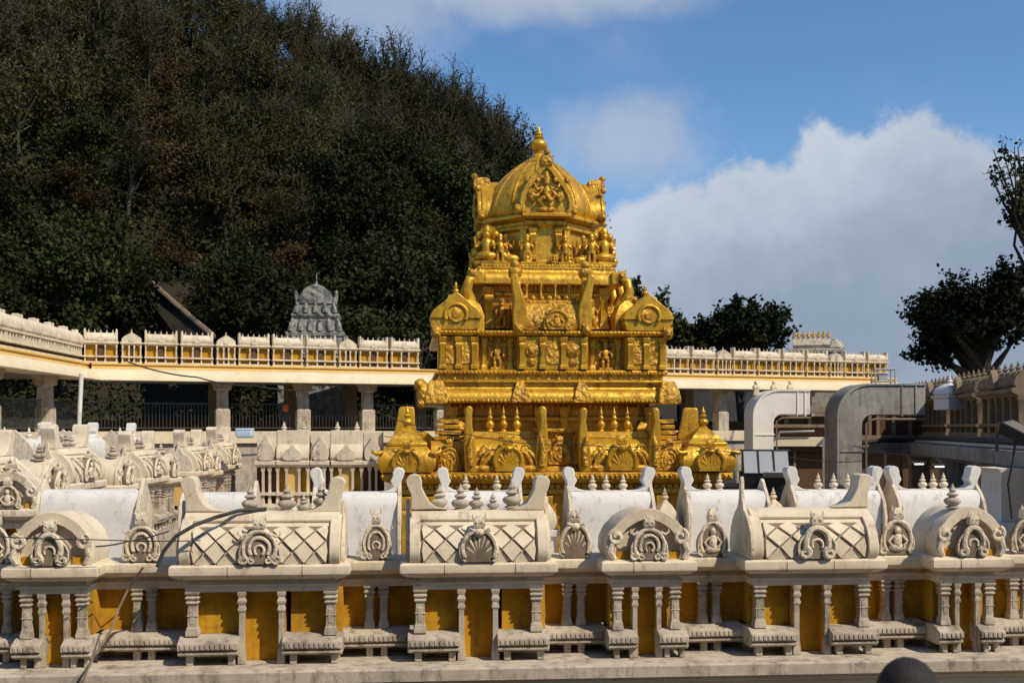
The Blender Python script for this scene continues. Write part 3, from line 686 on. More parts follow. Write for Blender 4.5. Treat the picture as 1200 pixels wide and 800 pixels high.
# two more files of shrines behind it on the same roof
G4 = 'back rows of shrines on the left roof'
def back_file(x, ds, z, sc, rot, labs, horned):
    for i, d in enumerate(ds):
        if i == 0 and x not in seenx:
            seenx[x] = plain_back('vaulted_shrine', (0, 0, 0), rot, 150, True, horned, (-30, 0, 30) if horned else (14,)); t = seenx[x]
        else: t = copy_tree(seenx[x])
        t.location = (x, d, z); t.scale = (sc, sc, sc); t.rotation_euler = (0, 0, rot); tag(t, labs[i], 'roof shrine', G4)
seenx = {}
back_file(-11.6, (20.0, 23.0, 26.0, 29.0, 32.0), ZL + .55, 1.12, R(-90),
  ('pale vaulted shrine near the left edge, behind the rough carved gable', 'pale vaulted shrine in the left cluster, behind the cream shrine above the white back',
   'pale vaulted shrine in the middle of the left cluster', 'pale vaulted shrine behind the amber pillared front in the left cluster', 'farthest pale vaulted shrine of the left cluster, below the iron railing'), False)
back_file(-14.4, (24.5, 28.0, 31.5, 35.0), ZL + .6, 1.1, R(90),
  ('low vaulted shrine at the left edge below the white pole', 'low vaulted shrine just right of the white pole foot', 'low vaulted shrine farther right of the white pole, under the railing', 'low vaulted shrine beside the pale blue tank'), False)
# plain low parapet backs nearer the camera on the left
t = plain_back('plain_shrine', SR.at(SR.s(101), .2, LEDGE + .13), SR.yaw, 146, False, False, ()); tag(t, 'long low white shrine back at the far left, bluish, above the leftmost arched shrine', 'roof shrine', G2)

t = kuta('arched_shrine', W(14, 500, 17.6), R(6), 96, False, 1, 77, True, ('relief', 'cream2', 'ochre', 'relief')); t.location.z = LEDGE + .10; t.scale = (1.12, 1.12, 1.05)
tag(t, 'rough textured arched shrine at the left edge, behind the leftmost front shrine', 'roof shrine')
# ------------------------------------------------------------------ small shrines of the far ranges (metres)
def mini(kind, w, mats, horns=True, k=1.0):
    """small shrine of the far ranges; origin at the middle of its foot, front at y=0"""
    mc, mo, mp = mats
    t = empty('range_shrine')
    hw = w / 2 - .05
    mb = MB(k); mb.box(-hw - .03, hw + .03, -.03, .34, 0, .07); mb.box(-hw - .03, hw + .03, -.05, .34, .235, .30); mb.build('base_rail', mp, t)
    mb = MB(k); mb.box(-hw, hw, .17, .33, .071, .234); mb.box(-hw, hw, .17, .33, .301, .75); mb.build('niche_panel', mo, t)
    dx = .12 if kind == 's' else .07
    mb = MB(k); mb.box(-dx, dx, .10, .169, .071, .75); mb.build('door_panel', 'brown', t)
    xs = [-hw + .03, -dx - .05, dx + .05, hw - .03] if kind == 's' else [-hw + .03, -dx - .03, dx + .03, hw - .03]
    for x in xs:
        mb = MB(k); mb.loft([(x - .03, x + .03, 0, .06, .07), (x - .024, x + .024, .005, .055, .34), (x - .022, x + .022, .008, .055, .62), (x - .034, x + .034, -.005, .06, .66), (x - .036, x + .036, -.008, .06, .75)])
        mb.build('pillar', mp, t)
    mb = MB(k); mb.loft([(-hw, hw, 0, .36, .75), (-hw - .01, hw + .01, -.01, .36, .77), (-hw - .06, hw + .06, -.07, .36, .81), (-hw - .06, hw + .06, -.07, .36, .86), (-hw - .03, hw + .03, -.03, .36, .88)]); mb.build('cornice', mc, t, angle=25)
    if kind == 's':
        pr = [(0, .88), (-.05, .94), (-.05, 1.06), (.0, 1.16), (.06, 1.22), (.16, 1.24)]
        pr = pr + [(.32 - y, z) for y, z in reversed(pr[:-1])]
        mb = MB(k); mb.ext(pr, 'x', -hw + .01, hw - .01); mb.build('barrel_roof', mc, t, angle=50)
        mb = MB(k); mb.ext([(p[0] / 180, .885 + p[1] / 175) for p in horseshoe(44, 44)], 'y', -.075, .0); mb.build('horseshoe_ornament', 'relief' if mc != 'dim' else 'dim', t)
        for sg in (-1, 1):
            mb = MB(k); mb.ext([(sg * (hw - .11), 1.23), (sg * (hw - .07), 1.28), (sg * (hw - .06), 1.37), (sg * (hw - .03), 1.40), (sg * (hw + .01), 1.37), (sg * (hw + .015), .9), (sg * (hw - .03), .9)], 'y', -.03, .34); mb.build('ridge_horn', mc, t)
        n = 5 if w > 1.2 else 3
        for i in range(n):
            mb = MB(k); kalasam(mb, (i - (n - 1) / 2) * (2 * hw - .34) / (n - 1), .16, 1.235, .14, 1.0, 8); mb.build('finial', mc, t)
    else:
        h = [(hw - .02, .88), (hw + .01, .95), (hw - .02, 1.04), (hw * .6, 1.14), (hw * .25, 1.22), (0, 1.27)]
        mb = MB(k); mb.ext(h + [(-x, z) for x, z in reversed(h[:-1])], 'y', -.03, .36); mb.build('arched_roof', mc, t, angle=50)
        mb = MB(k); mb.ext([(p[0] / 210, .885 + p[1] / 190) for p in horseshoe(44, 44)], 'y', -.07, -.02); mb.build('horseshoe_ornament', 'relief' if mc != 'dim' else 'dim', t)
        mb = MB(k); kalasam(mb, 0, .16, 1.26, .16, 1.0, 8); mb.build('finial', mc, t)
    return t
FAR = ('cream', 'ochre', 'cream')
proto_s = mini('s', 1.36, FAR); proto_k = mini('k', .86, FAR)
proto_free = {'s': proto_s, 'k': proto_k}
used_proto = set()
ORD = ['first', 'second', 'third', 'fourth', 'fifth', 'sixth', 'seventh', 'eighth', 'ninth', 'tenth', 'eleventh', 'twelfth', 'thirteenth', 'fourteenth', 'fifteenth', 'sixteenth', 'seventeenth', 'eighteenth', 'nineteenth', 'twentieth', 'twenty first', 'twenty second', 'twenty third', 'twenty fourth']
def place_range(line, s0, s1, z, v, labf, group, protos, pattern='skss', gap=.30, sc=1.0, slope=0.0, start=0):
    s = s0; i = 0; out = []
    wd = {'s': 1.36 * sc, 'k': .86 * sc}
    while s + wd[pattern[i % len(pattern)]] <= s1 + .01:
        k = pattern[i % len(pattern)]; w = wd[k]
        p = protos[k]
        t = p if p.name not in used_proto else copy_tree(p)
        used_proto.add(p.name)
        t.location = line.at(s + w / 2, v, z + slope * (s - s0)); t.rotation_euler = (0, 0, line.yaw); t.scale = (sc, sc, sc)
        tag(t, labf(i, k), 'roof shrine', group); out.append(t)
        s += w + gap * sc * (.6 if k == 'k' else 1.0); i += 1
    return out

# ------------------------------------------------------------------ REAR CLOISTER
CL = Line((90 - 600) / FPX * 44.0, 44.0, 0); 
_e = W(1050, 416, 58.5); CL = Line(CL.o.x, CL.o.y, math.atan2(_e.y - 44.0, _e.x - CL.o.x))
LEN = (Vector((_e.x, _e.y)) - CL.o).length
ZH = CZ + (500 - 424.5) / FPX * 44.0            # foot of the shrine range
ZE = CZ + (500 - 445.5) / FPX * 44.0            # lower lip of the eave
ZF = CZ - 5.5 / FPX * 44.0                      # cloister floor
def cloister(name, label, line, s0, s1, cols, mat_e='buff'):
    t = empty(name, line.at(0, 0, 0), line.yaw); tag(t, label, 'cloister')
    mb = MB(); mb.ext([(-.10, ZH), (-.10, ZH - .07), (.9, ZH - .07), (.9, ZH)], 'x', s0, s1); mb.ext([(-.02, ZH - .072), (-.06, ZH - .22), (.9, ZH - .22), (.9, ZH - .072)], 'x', s0, s1); mb.build('fascia', 'amber', t, bevel=.01)
    pr = [(-.05, ZH - .222), (-.34, ZH - .28), (-.60, ZH - .42), (-.74, ZE + .05), (-.76, ZE), (-.70, ZE - .02), (-.5, ZE + .02), (-.2, ZE + .05), (.9, ZE + .05), (.9, ZH - .222)]
    mb = MB(); mb.ext(pr, 'x', s0, s1); mb.build('curved_eave', mat_e, t, bevel=.01, angle=50)
    mb = MB(); mb.box(s0, s1, .9, 4.6, ZE + .08, ZH - .02); mb.build('roof_slab', 'cream2', t)
    mb = MB(); mb.box(s0, s1, -.35, 4.6, ZF - .5, ZF); mb.build('floor_slab', 'buff', t, bevel=.01)
    mb = MB(); mb.box(s0, s1, -.2, 4.6, 0, ZF - .502); mb.build('foundation_wall', 'cream2', t)
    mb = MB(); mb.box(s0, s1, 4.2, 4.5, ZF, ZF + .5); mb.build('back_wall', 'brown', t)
    for sx in cols:
        mb = MB(); a = .27
        mb.loft([(sx - .29, sx + .29, .13, .73, ZF), (sx - .29, sx + .29, .13, .73, ZF + .9), (sx - .23, sx + .23, .19, .67, ZF + .95), (sx - .22, sx + .22, .2, .66, ZE - .35), (sx - .34, sx + .34, .09, .77, ZE - .28), (sx - .34, sx + .34, .09, .77, ZE - .16), (sx - .42, sx + .42, .06, .8, ZE - .02), (sx - .42, sx + .42, .06, .8, ZE + .09)])
        mb.build('column', 'cream2' if mat_e == 'buff' else 'dim', t, bevel=.012, angle=30)
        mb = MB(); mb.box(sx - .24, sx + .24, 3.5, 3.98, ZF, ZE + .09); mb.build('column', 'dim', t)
    return t
colpx = (262, 357, 433, 520, 640, 745, 850, 950)
cols = [CL.s(p) for p in colpx]
rear = cloister('cloister', 'long rear cloister with yellow fascia, curved eave and dark openings behind the golden tower', CL, .55, LEN, cols)
G5 = 'small shrines on the rear cloister roof'
def lab_rear(i, k):
    return ('small %s shrine on the rear cloister roof, %s along from the left corner' % ('vaulted' if k == 's' else 'pointed', ORD[i]))
# left of the tower, then right of it
place_range(CL, CL.s(97), CL.s(498), ZH + .002, .12, lab_rear, G5, proto_free, 'sksskss', .07)
place_range(CL, CL.s(781), min(CL.s(1052), LEN - .1), ZH + .002, .12, lambda i, k: 'small %s shrine on the rear cloister roof, %s along right of the golden tower' % ('vaulted' if k == 's' else 'pointed', ORD[i]), 'small shrines on the cloister roof right of the tower', proto_free, 'sskss', .10)
# left wing of the cloister, coming towards the camera
LW0 = Vector((-16.2, 31.0)); LW = Line(LW0.x, LW0.y, math.atan2(44.3 - 31.0, (-17.44 + .3) - LW0.x)); LWL = (Vector((-17.1, 44.3)) - LW0).length
lwing = cloister('cloister', 'left cloister wing coming towards the viewer, dark inside, with worn pale eave', LW, 0, LWL + .6, (4.6, 9.8))
def lab_lw(i, k): return 'large plain vaulted shrine on the left cloister wing, %s back from the picture edge' % ORD[i]
# its shrines are plainer: long smooth vaults over a double rail
def smooth_mini():
    t = empty('range_shrine'); w = 1.5
    mb = MB(); mb.box(-w / 2, w / 2, -.03, .5, 0, .09); mb.box(-w / 2, w / 2, -.06, .5, .22, .29); mb.box(-w / 2, w / 2, -.03, .5, .60, .68); mb.build('base_rail', 'cream', t)
    mb = MB(); mb.box(-w / 2 + .02, w / 2 - .02, .14, .48, .092, .218); mb.box(-w / 2 + .02, w / 2 - .02, .14, .48, .292, .598); mb.build('niche_panel', 'brown', t)
    for i in range(6):
        x = -w / 2 + .06 + i * (w - .12) / 5; mb = MB(); mb.box(x - .035, x + .035, .01, .12, .292, .598); mb.build('pillar', 'cream', t)
    pr = [(-.02, .682), (-.08, .74), (-.08, .9), (-.03, 1.05), (.08, 1.16), (.24, 1.2), (.40, 1.16), (.5, 1.05), (.5, .682)]
    mb = MB(); mb.ext(pr, 'x', -w / 2 + .012, w / 2 - .012); mb.build('barrel_roof', 'cream', t, bevel=.015, angle=50)
    for sg in (-1, 1):
        mb = MB(); mb.box(sg * (w / 2 - .12) - .07, sg * (w / 2 - .12) + .07, .12, .36, 1.15, 1.30); mb.build('ridge_horn', 'cream', t, bevel=.02)
    return t
sm = smooth_mini()
for i in range(8):
    t = sm if i == 0 else copy_tree(sm)
    t.location = LW.at(1.35 + i * 1.56, .1, ZH + .002); t.rotation_euler = (0, 0, LW.yaw); tag(t, lab_lw(i, 's'), 'roof shrine', 'plain vaulted shrines on the left cloister wing')

# iron railings between the columns
def railing(line, s0, s1, label, z=ZF, v=.42):
    t = empty('iron_railing', line.at(s0, v, z), line.yaw); tag(t, label, 'railing', 'iron railings of the cloister'); w = s1 - s0
    for zz in (.12, 1.14):
        mb = MB(); mb.box(0, w, -.02, .02, zz, zz + .045); mb.build('rail', 'iron', t)
    n = max(3, int(w / .145))
    bm_ = MB(); bm_.ring(0, 0, [(.014, .166), (.014, 1.139)], 6)
    b0 = bm_.build('bar', 'iron', t, angle=60); b0.location = (w / (n + 1), 0, 0)
    for i in range(1, n):
        b = b0.copy(); COL.objects.link(b); b.parent = t; b.location = (w * (i + 1) / (n + 1), 0, 0)
rl = [(101, 254, 'long iron railing between the white pole and the first cloister column'), (270, 349, 'iron railing between the first and second columns of the rear cloister'), (365, 426, 'iron railing between the second and third columns of the rear cloister'), (441, 512, 'iron railing between the third cloister column and the golden tower')]
for a, b, lab in rl: railing(CL, CL.s(a), CL.s(b), lab)
railing(LW, 5.0, 9.4, 'iron railing at the left edge under the left cloister wing'); railing(LW, 10.2, LWL, 'iron railing between the brown corner column and the white pole')
# orange cloth, tank and pole
t = empty('orange_cloth', CL.at(CL.s(337), .48, ZF + .32), 0, (.7, .7, .7)); tag(t, 'orange cloth hanging over the dark railing between cloister columns', 'cloth')
mb = MB(); mb.loft([(-.14, .14, -.12, -.09, .75), (-.20, .20, -.16, -.08, .95), (-.16, .18, -.14, -.06, 1.12), (-.13, .14, -.10, .05, 1.22), (-.1, .1, -.02, .08, 1.2)]); mb.build('folded_sheet', 'orange', t, bevel=.03)
p = W(95.5, 441, 38.0); q = W(92, 512, 38.0)
t = empty('white_pole', (q.x, q.y, ZL)); tag(t, 'thin white pole leaning up to the left cloister corner', 'pole')
mb = MB(); mb.tube([(0, 0, 0), (0, 0, q.z - ZL), (p.x - q.x, 0, p.z - ZL + .1)], .075, 10); mb.build('shaft', 'white', t)
mb = MB(); mb.ring(0, 0, [(.16, 0), (.16, .05), (.085, .09), (.085, .14)], 12); mb.build('foot_collar', 'concrete', t)

# ------------------------------------------------------------------ YELLOW PANELLED RANGE in the middle distance, left of the tower
ZR = CZ - 94.0 / FPX * 33.6
RL = Line((284 - 600) / FPX * 33.6, 33.6, R(3.0))
rh = empty('low_hall', RL.at(0, 0, 0), RL.yaw); tag(rh, 'low hall under the yellow panelled range left of the golden tower', 'hall')
mb = MB(); mb.box(-.3, 4.4, -.15, 3, 0, ZR - .16); mb.build('wall', 'amber', rh); mb = MB(); mb.box(-.32, 4.42, -.22, 3, ZR - .158, ZR - .002); mb.build('coping', 'cream2', rh, bevel=.01)
def tall_mini(kind, w):
    t = empty('range_shrine'); hw = w / 2
    mb = MB(); mb.box(-hw, hw, -.02, .5, 0, .10); mb.box(-hw, hw, -.06, .5, .36, .45); mb.build('base_rail', 'cream', t)
    mb = MB(); mb.box(-hw, hw, .2, .5, .102, .358); mb.box(-hw, hw, .2, .5, .452, 1.22); mb.build('niche_panel', 'ochre' if kind == 's' else 'brown', t)
    xs = (-hw + .05, -.19, .19, hw - .05) if kind == 's' else (-.1, .1)
    if kind == 's':
        mb = MB(); mb.box(-.15, .15, .1, .199, .101, 1.22); mb.build('door_panel', 'amber', t)
    for x in xs:
        mb = MB(); mb.loft([(x - .05, x + .05, 0, .1, .101), (x - .035, x + .035, .01, .1, .5), (x - .035, x + .035, .01, .1, 1.08), (x - .06, x + .06, -.01, .1, 1.13), (x - .06, x + .06, -.01, .1, 1.22)]); mb.build('pillar', 'cream', t)
    mb = MB(); mb.loft([(-hw, hw, 0, .5, 1.221), (-hw, hw, -.10, .5, 1.30), (-hw, hw, -.10, .5, 1.40), (-hw, hw, -.02, .5, 1.43)]); mb.build('cornice', 'cream', t, angle=25)
    if kind == 's':
        pr = [(0, 1.43), (-.07, 1.5), (-.07, 1.65), (0, 1.8), (.1, 1.92), (.1, 2.35), (.4, 2.35), (.5, 1.9), (.5, 1.43)]
        mb = MB(); mb.ext(pr, 'x', -hw + .02, hw - .02); mb.build('barrel_roof', 'cream', t, bevel=.015)
        mb = MB(); mb.ext([(p[0] / 75, 1.435 + p[1] / 95) for p in horseshoe(44, 44)], 'y', -.12, -.02); mb.build('horseshoe_ornament', 'relief', t)
        for sg in (-1, 1):
            mb = MB(); kalasam(mb, sg * .3, .25, 2.345, .28, 1.2, 8); mb.build('finial', 'cream', t)
    else:
        mb = MB(); mb.ext([(p[0] / 88, 1.435 + p[1] / 60) for p in horseshoe(44, 44)], 'y', -.1, .1); mb.build('horseshoe_ornament', 'relief', t)
        mb = MB(); mb.box(-hw + .02, hw - .02, .12, .5, 1.44, 2.3); mb.build('parapet_block', 'cream', t, bevel=.01)
    return t
ts, tk = tall_mini('s', 1.02), tall_mini('k', .64)
for i, (px, k) in enumerate(((312, 'k'), (343, 's'), (376, 'k'), (406, 's'), (437, 'k'))):
    p = ts if k == 's' else tk
    t = p if p.name not in used_proto else copy_tree(p); used_proto.add(p.name)
    t.location = RL.at(RL.s(px), 0, ZR); t.rotation_euler = (0, 0, RL.yaw)
    tag(t, ['narrow link with a grey pointed arch at the left end of the yellow panelled range', 'yellow panelled bay in the left half of the middle distance range', 'narrow link with a grey pointed arch between the two yellow panelled bays', 'yellow panelled bay next to the small golden turret', 'narrow link with a grey pointed arch touching the small left golden turret'][i], 'roof shrine', 'bays of the yellow panelled range')
t = empty('water_tank', W(287, 513, 32.6), 0, .8); tag(t, 'small pale blue tank on the roof parapet left of the golden tower', 'tank')
mb = MB(); mb.loft([(-.24, .24, -.2, .2, 0), (-.30, .30, -.24, .24, .06), (-.30, .30, -.24, .24, .30)]); mb.build('tank_body', 'tank', t, bevel=.04)
mb = MB(); mb.loft([(-.32, .32, -.26, .26, .302), (-.28, .28, -.22, .22, .36)]); mb.build('lid', 'tank', t, bevel=.02)
# ------------------------------------------------------------------ THE GOLDEN TOWER (metres; z is absolute because the base stands in the court)
TY = R(5.5)
TC = Vector((.92, 37.7, 0))
tower = empty('temple_tower', TC, TY); tag(tower, 'tall tiered golden temple tower with a ribbed dome and finial, behind the white shrines', 'temple tower')
def G(name, mb, m='gold', parent=None, bevel=.02, angle=35, loc=None, rz=None):
    o = mb.build(name, m, parent or tower, bevel=bevel, angle=angle)
    if loc is not None: o.location = loc
    if rz is not None: o.rotation_euler = (0, 0, rz)
    return o
def sq(h, z, hy=None): return (-h, h, -(hy or h), (hy or h), z)
def gpil(parent, x, y, z0, z1, w, d=.12, m='gold', name='pilaster', facing=0):
    h = z1 - z0; a = w / 2
    mb = MB()
    def lv(k, q, e=1.0): return (x - a * k, x + a * k, y - d * e, y + .06, z0 + q * h)
    mb.loft([lv(1.25, 0, 1.3), lv(1.25, .10, 1.3), lv(1, .14), lv(.9, .2), lv(.9, .70), lv(1.15, .74, 1.2), lv(1.15, .78, 1.2), lv(.95, .82), lv(1.3, .88, 1.35), lv(1.35, 1.0, 1.4)])
    return G(name, mb, m, parent, .008)
def gnasi(name, x, y, z, w, h, t=.14, m='gold_carved', parent=None, style=0):
    mb = MB(.01); nasi(mb, x * 100, y * 100, z * 100, w * 100, h * 100, t * 100, style)
    return G(name, mb, m, parent, .006, 45)
def gkal(x, y, z, h, wide=.9, parent=None, m='gold', name='finial'):
    mb = MB(); kalasam(mb, x, y, z, h, wide, 16); return G(name, mb, m, parent, 0, 60)
def blob_statue(name, x, y, z, h, rz=0, seated=True, m='gold_carved', seed=0):
    """small sculpted figure: crown, head, torso, arms, legs in one mesh"""
    k = h; mb = MB(); rg = random.Random(seed)
    mb.box(-.22 * k, .22 * k, -.16 * k, .16 * k, 0, .07 * k)
    if seated:
        mb.ball((0, -.03 * k, .17 * k), (.25 * k, .17 * k, .11 * k), 12, 7, .06, seed); tz = .20
    else:
        for sg in (-1, 1): mb.tube([(sg * .08 * k, 0, .06 * k), (sg * .09 * k, -.01 * k, .25 * k), (sg * .06 * k, 0, .44 * k)], [.055 * k, .06 * k, .075 * k], 8)
        tz = .36
    mb.tube([(0, 0, tz * k), (0, -.01 * k, (tz + .14) * k), (0, 0, (tz + .28) * k), (0, 0, (tz + .36) * k)], [.10 * k, .095 * k, .13 * k, .05 * k], 10)
    hz = tz + .43
    mb.ball((0, -.01 * k, hz * k), (.075 * k, .08 * k, .09 * k), 10, 7)
    mb.ring(0, 0, [(.085 * k, (hz + .05) * k), (.09 * k, (hz + .09) * k), (.075 * k, (hz + .13) * k), (.06 * k, (hz + .17) * k), (.02 * k, (hz + .20) * k)], 10)
    if seated:      # back slab carved with a halo
        mb.ext([(-.30 * k, 0), (-.34 * k, .30 * k), (-.28 * k, .58 * k), (-.12 * k, .80 * k), (0, .86 * k), (.12 * k, .80 * k), (.28 * k, .58 * k), (.34 * k, .30 * k), (.30 * k, 0)], 'y', .10 * k, .20 * k)
        for sg in (-1, 1):
            for q in range(4): mb.ball((sg * (.30 - .04 * q) * k, .06 * k, (.12 + .17 * q) * k), (.075 * k, .06 * k, .085 * k), 8, 6, .25, q)
    for sg in (-1, 1):
        up = rg.random() * .15
        mb.tube([(sg * .13 * k, 0, (tz + .27) * k), (sg * .22 * k, -.02 * k, (tz + .15) * k), (sg * .19 * k, -.10 * k, (tz + .06 + up) * k)], [.045 * k, .04 * k, .032 * k], 7)
        mb.tube([(sg * .12 * k, .02 * k, (tz + .27) * k), (sg * .25 * k, .02 * k, (tz + .24) * k), (sg * .27 * k, 0, (tz + .40) * k)], [.04 * k, .035 * k, .03 * k], 7)
    o = G(name, mb, m, None, 0, 60, (x, y, z), rz); return o
def bull(x, y, z, k, rz=0):
    mb = MB(); mb.box(-.5 * k, .5 * k, -.22 * k, .22 * k, 0, .08 * k)
    mb.ball((0, 0, .30 * k), (.42 * k, .20 * k, .22 * k), 14, 8); mb.ball((.18 * k, 0, .48 * k), (.13 * k, .12 * k, .12 * k), 8, 6)
    mb.tube([(.30 * k, 0, .38 * k), (.42 * k, 0, .55 * k), (.46 * k, 0, .62 * k)], [.15 * k, .12 * k, .10 * k], 9)
    mb.tube([(.44 * k, 0, .64 * k), (.56 * k, -.02 * k, .58 * k), (.66 * k, -.03 * k, .50 * k)], [.11 * k, .09 * k, .055 * k], 9)
    for sg in (-1, 1):
        mb.tube([(.44 * k, sg * .07 * k, .72 * k), (.46 * k, sg * .15 * k, .80 * k), (.45 * k, sg * .10 * k, .90 * k)], [.035 * k, .03 * k, .01 * k], 6)
        mb.tube([(.28 * k, sg * .14 * k, .16 * k), (.44 * k, sg * .14 * k, .12 * k), (.30 * k, sg * .15 * k, .10 * k)], [.06 * k, .05 * k, .05 * k], 6)
        mb.tube([(-.25 * k, sg * .16 * k, .22 * k), (-.05 * k, sg * .20 * k, .13 * k), (-.25 * k, sg * .18 * k, .11 * k)], [.10 * k, .06 * k, .05 * k], 6)
    return G('bull_statue', mb, 'gold', None, 0, 60, (x, y, z), rz)

# --- base wall and platform
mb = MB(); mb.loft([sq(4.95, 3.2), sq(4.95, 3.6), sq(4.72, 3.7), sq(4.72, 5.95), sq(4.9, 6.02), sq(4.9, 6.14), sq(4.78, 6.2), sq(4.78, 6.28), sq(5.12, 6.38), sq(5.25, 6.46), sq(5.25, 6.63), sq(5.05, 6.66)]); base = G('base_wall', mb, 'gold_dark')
for i in range(14):
    x = -4.55 + i * .70; gpil(base, x, -4.72, 3.72, 5.94, .26, .16, 'gold', 'pilaster')
# --- first wall tier behind the platform shrines
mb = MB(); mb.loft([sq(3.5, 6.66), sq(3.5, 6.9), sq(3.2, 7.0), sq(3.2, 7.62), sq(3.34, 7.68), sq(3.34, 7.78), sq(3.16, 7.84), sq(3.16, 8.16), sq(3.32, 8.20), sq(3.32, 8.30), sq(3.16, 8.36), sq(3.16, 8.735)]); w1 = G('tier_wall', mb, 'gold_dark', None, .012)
for x in (-3.25, -2.75, -.42, .42, 2.75, 3.25): gpil(w1, x * .95, -3.2, 7.0, 8.62, .22, .14, 'gold_dark')
for sg in (-1, 1):
    mb = MB(); mb.loft([(sg * 3.0 - .33, sg * 3.0 + .33, -3.62, -3.35, 7.86), (sg * 3.0 - .36, sg * 3.0 + .36, -3.68, -3.35, 7.95), (sg * 3.0 - .2, sg * 3.0 + .2, -3.55, -3.35, 8.18)]); G('wall_bracket', mb, 'gold_carved', w1)
# --- platform shrines: two big vaulted ones with tusks
def gold_shrine(cx, w, y, z, ridge, tusk, nfin):
    h = ridge - z
    pr = [(y + .12, z), (y + .02, z + .10 * h), (y, z + .28 * h), (y + .04, z + .48 * h), (y + .16, z + .66 * h), (y + .34, z + .80 * h), (y + .42, z + .82 * h), (y + .40, z + .86 * h), (y + .48, z + .93 * h), (y + .56, z + h), (y + 1.3, z + h), (y + 1.75, z + .5 * h), (y + 1.75, z)]
    mb = MB(); mb.ext(pr, 'x', cx - w / 2, cx + w / 2); b = G('barrel_shrine', mb, 'gold', None, .012, 40)
    mb = MB(); mb.ext([(y - .09, z + .02), (y - .12, z + .12), (y - .08, z + .20), (y + .2, z + .20), (y + .2, z + .02)], 'x', cx - w / 2 - .02, cx + w / 2 + .02); G('base_moulding', mb, 'gold_dark', b, .01)
    gnasi('horseshoe_ornament', cx + .05, y - .02, z + .03, .98, h * .86, .16, 'gold', b, 3)
    for sg in (-1, 1):
        for q in (0, 1):
            mb = MB(); x0 = cx + sg * (.44 + .16 * q); pts = [(x0, y - .05, z + .55 * h), (x0 + sg * .14, y - .07, z + .48 * h), (x0 + sg * .28, y - .05, z + .32 * h), (x0 + sg * .36, y - .03, z + .08)]
            mb.tube(pts, [.05, .065, .06, .05], 6); G('garland', mb, 'gold_carved', b, 0, 60)
        ex = cx + sg * (w / 2 + .10)
        # tusk: a tall curved gable plate that closes the vault
        tz = tusk - z
        poly = [(-.20, 0), (-.22, .25 * tz), (-.19, .42 * tz), (-.11, .60 * tz), (-.05, .78 * tz), (-.08, .88 * tz), (-.10, .95 * tz), (-.04, tz), (.08, tz), (.15, .95 * tz), (.14, .86 * tz), (.17, .70 * tz), (.20, .45 * tz), (.18, .2 * tz), (.16, 0)]
        mb = MB(); mb.ext([(ex + sg * px * .9, z + pz) for px, pz in poly], 'y', y - .12, y + .28); tk_ = G('tusk', mb, 'gold', b, .05, 40)
        mb = MB(); back = [(y + .30, z), (y + .30, z + .86 * tz), (y + .46, z + .93 * tz), (y + .62, z + .84 * tz), (y + .85, z + .62 * tz), (y + 1.3, z + .50 * tz), (y + 1.7, z)]
        mb.ext(back, 'x', ex - .09, ex + .09); G('gable_plate', mb, 'gold', b, .03, 40)
        mb = MB(); mb.tube([(ex - sg * .02, y - .16, z + .1 * tz), (ex + sg * .02, y - .20, z + .35 * tz), (ex - sg * .06, y - .16, z + .55 * tz)], [.10, .09, .04], 8); G('tusk_scroll', mb, 'gold_carved', tk_, 0, 60)
    for i in range(nfin):
        gkal(cx + (i - (nfin - 1) / 2) * .41, y + .85, ridge - .01, .78, .62, b)
    return b
gold_shrine(-1.58, 1.95, -4.95, 6.66, 7.86, 8.62, 3)
gold_shrine(1.84, 1.95, -4.95, 6.66, 7.86, 8.58, 3)
# middle recess between them
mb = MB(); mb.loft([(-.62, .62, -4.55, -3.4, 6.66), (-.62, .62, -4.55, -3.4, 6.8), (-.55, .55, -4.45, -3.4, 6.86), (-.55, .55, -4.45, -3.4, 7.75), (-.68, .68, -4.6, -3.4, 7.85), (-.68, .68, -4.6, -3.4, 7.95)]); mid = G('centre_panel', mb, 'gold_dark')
gnasi('horseshoe_ornament', .1, -4.47, 6.87, .72, .85, .10, 'gold_carved', mid, 1)
for x in (-.48, .62): gpil(mid, x - .05, -4.45, 6.86, 7.75, .14, .08)
# links between big shrines and the corners
for sg, cx in ((-1, -3.25), (1, 3.42)):
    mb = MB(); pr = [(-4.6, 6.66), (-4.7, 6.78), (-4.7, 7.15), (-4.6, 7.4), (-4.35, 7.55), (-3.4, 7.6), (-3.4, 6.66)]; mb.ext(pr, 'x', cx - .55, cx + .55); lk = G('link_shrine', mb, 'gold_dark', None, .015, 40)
    gnasi('horseshoe_ornament', cx, -4.72, 6.68, .66, .95, .08, 'gold_carved', lk, 0)
    for k in range(4):
        mb = MB(); mb.loft([(cx - .42 + .03 * k, cx + .42 - .03 * k, -3.95, -3.4, 7.6 + .17 * k), (cx - .42 + .03 * k, cx + .42 - .03 * k, -3.95, -3.4, 7.72 + .17 * k)]); G('stepped_band', mb, 'gold_dark' if k % 2 else 'gold', lk, .012)
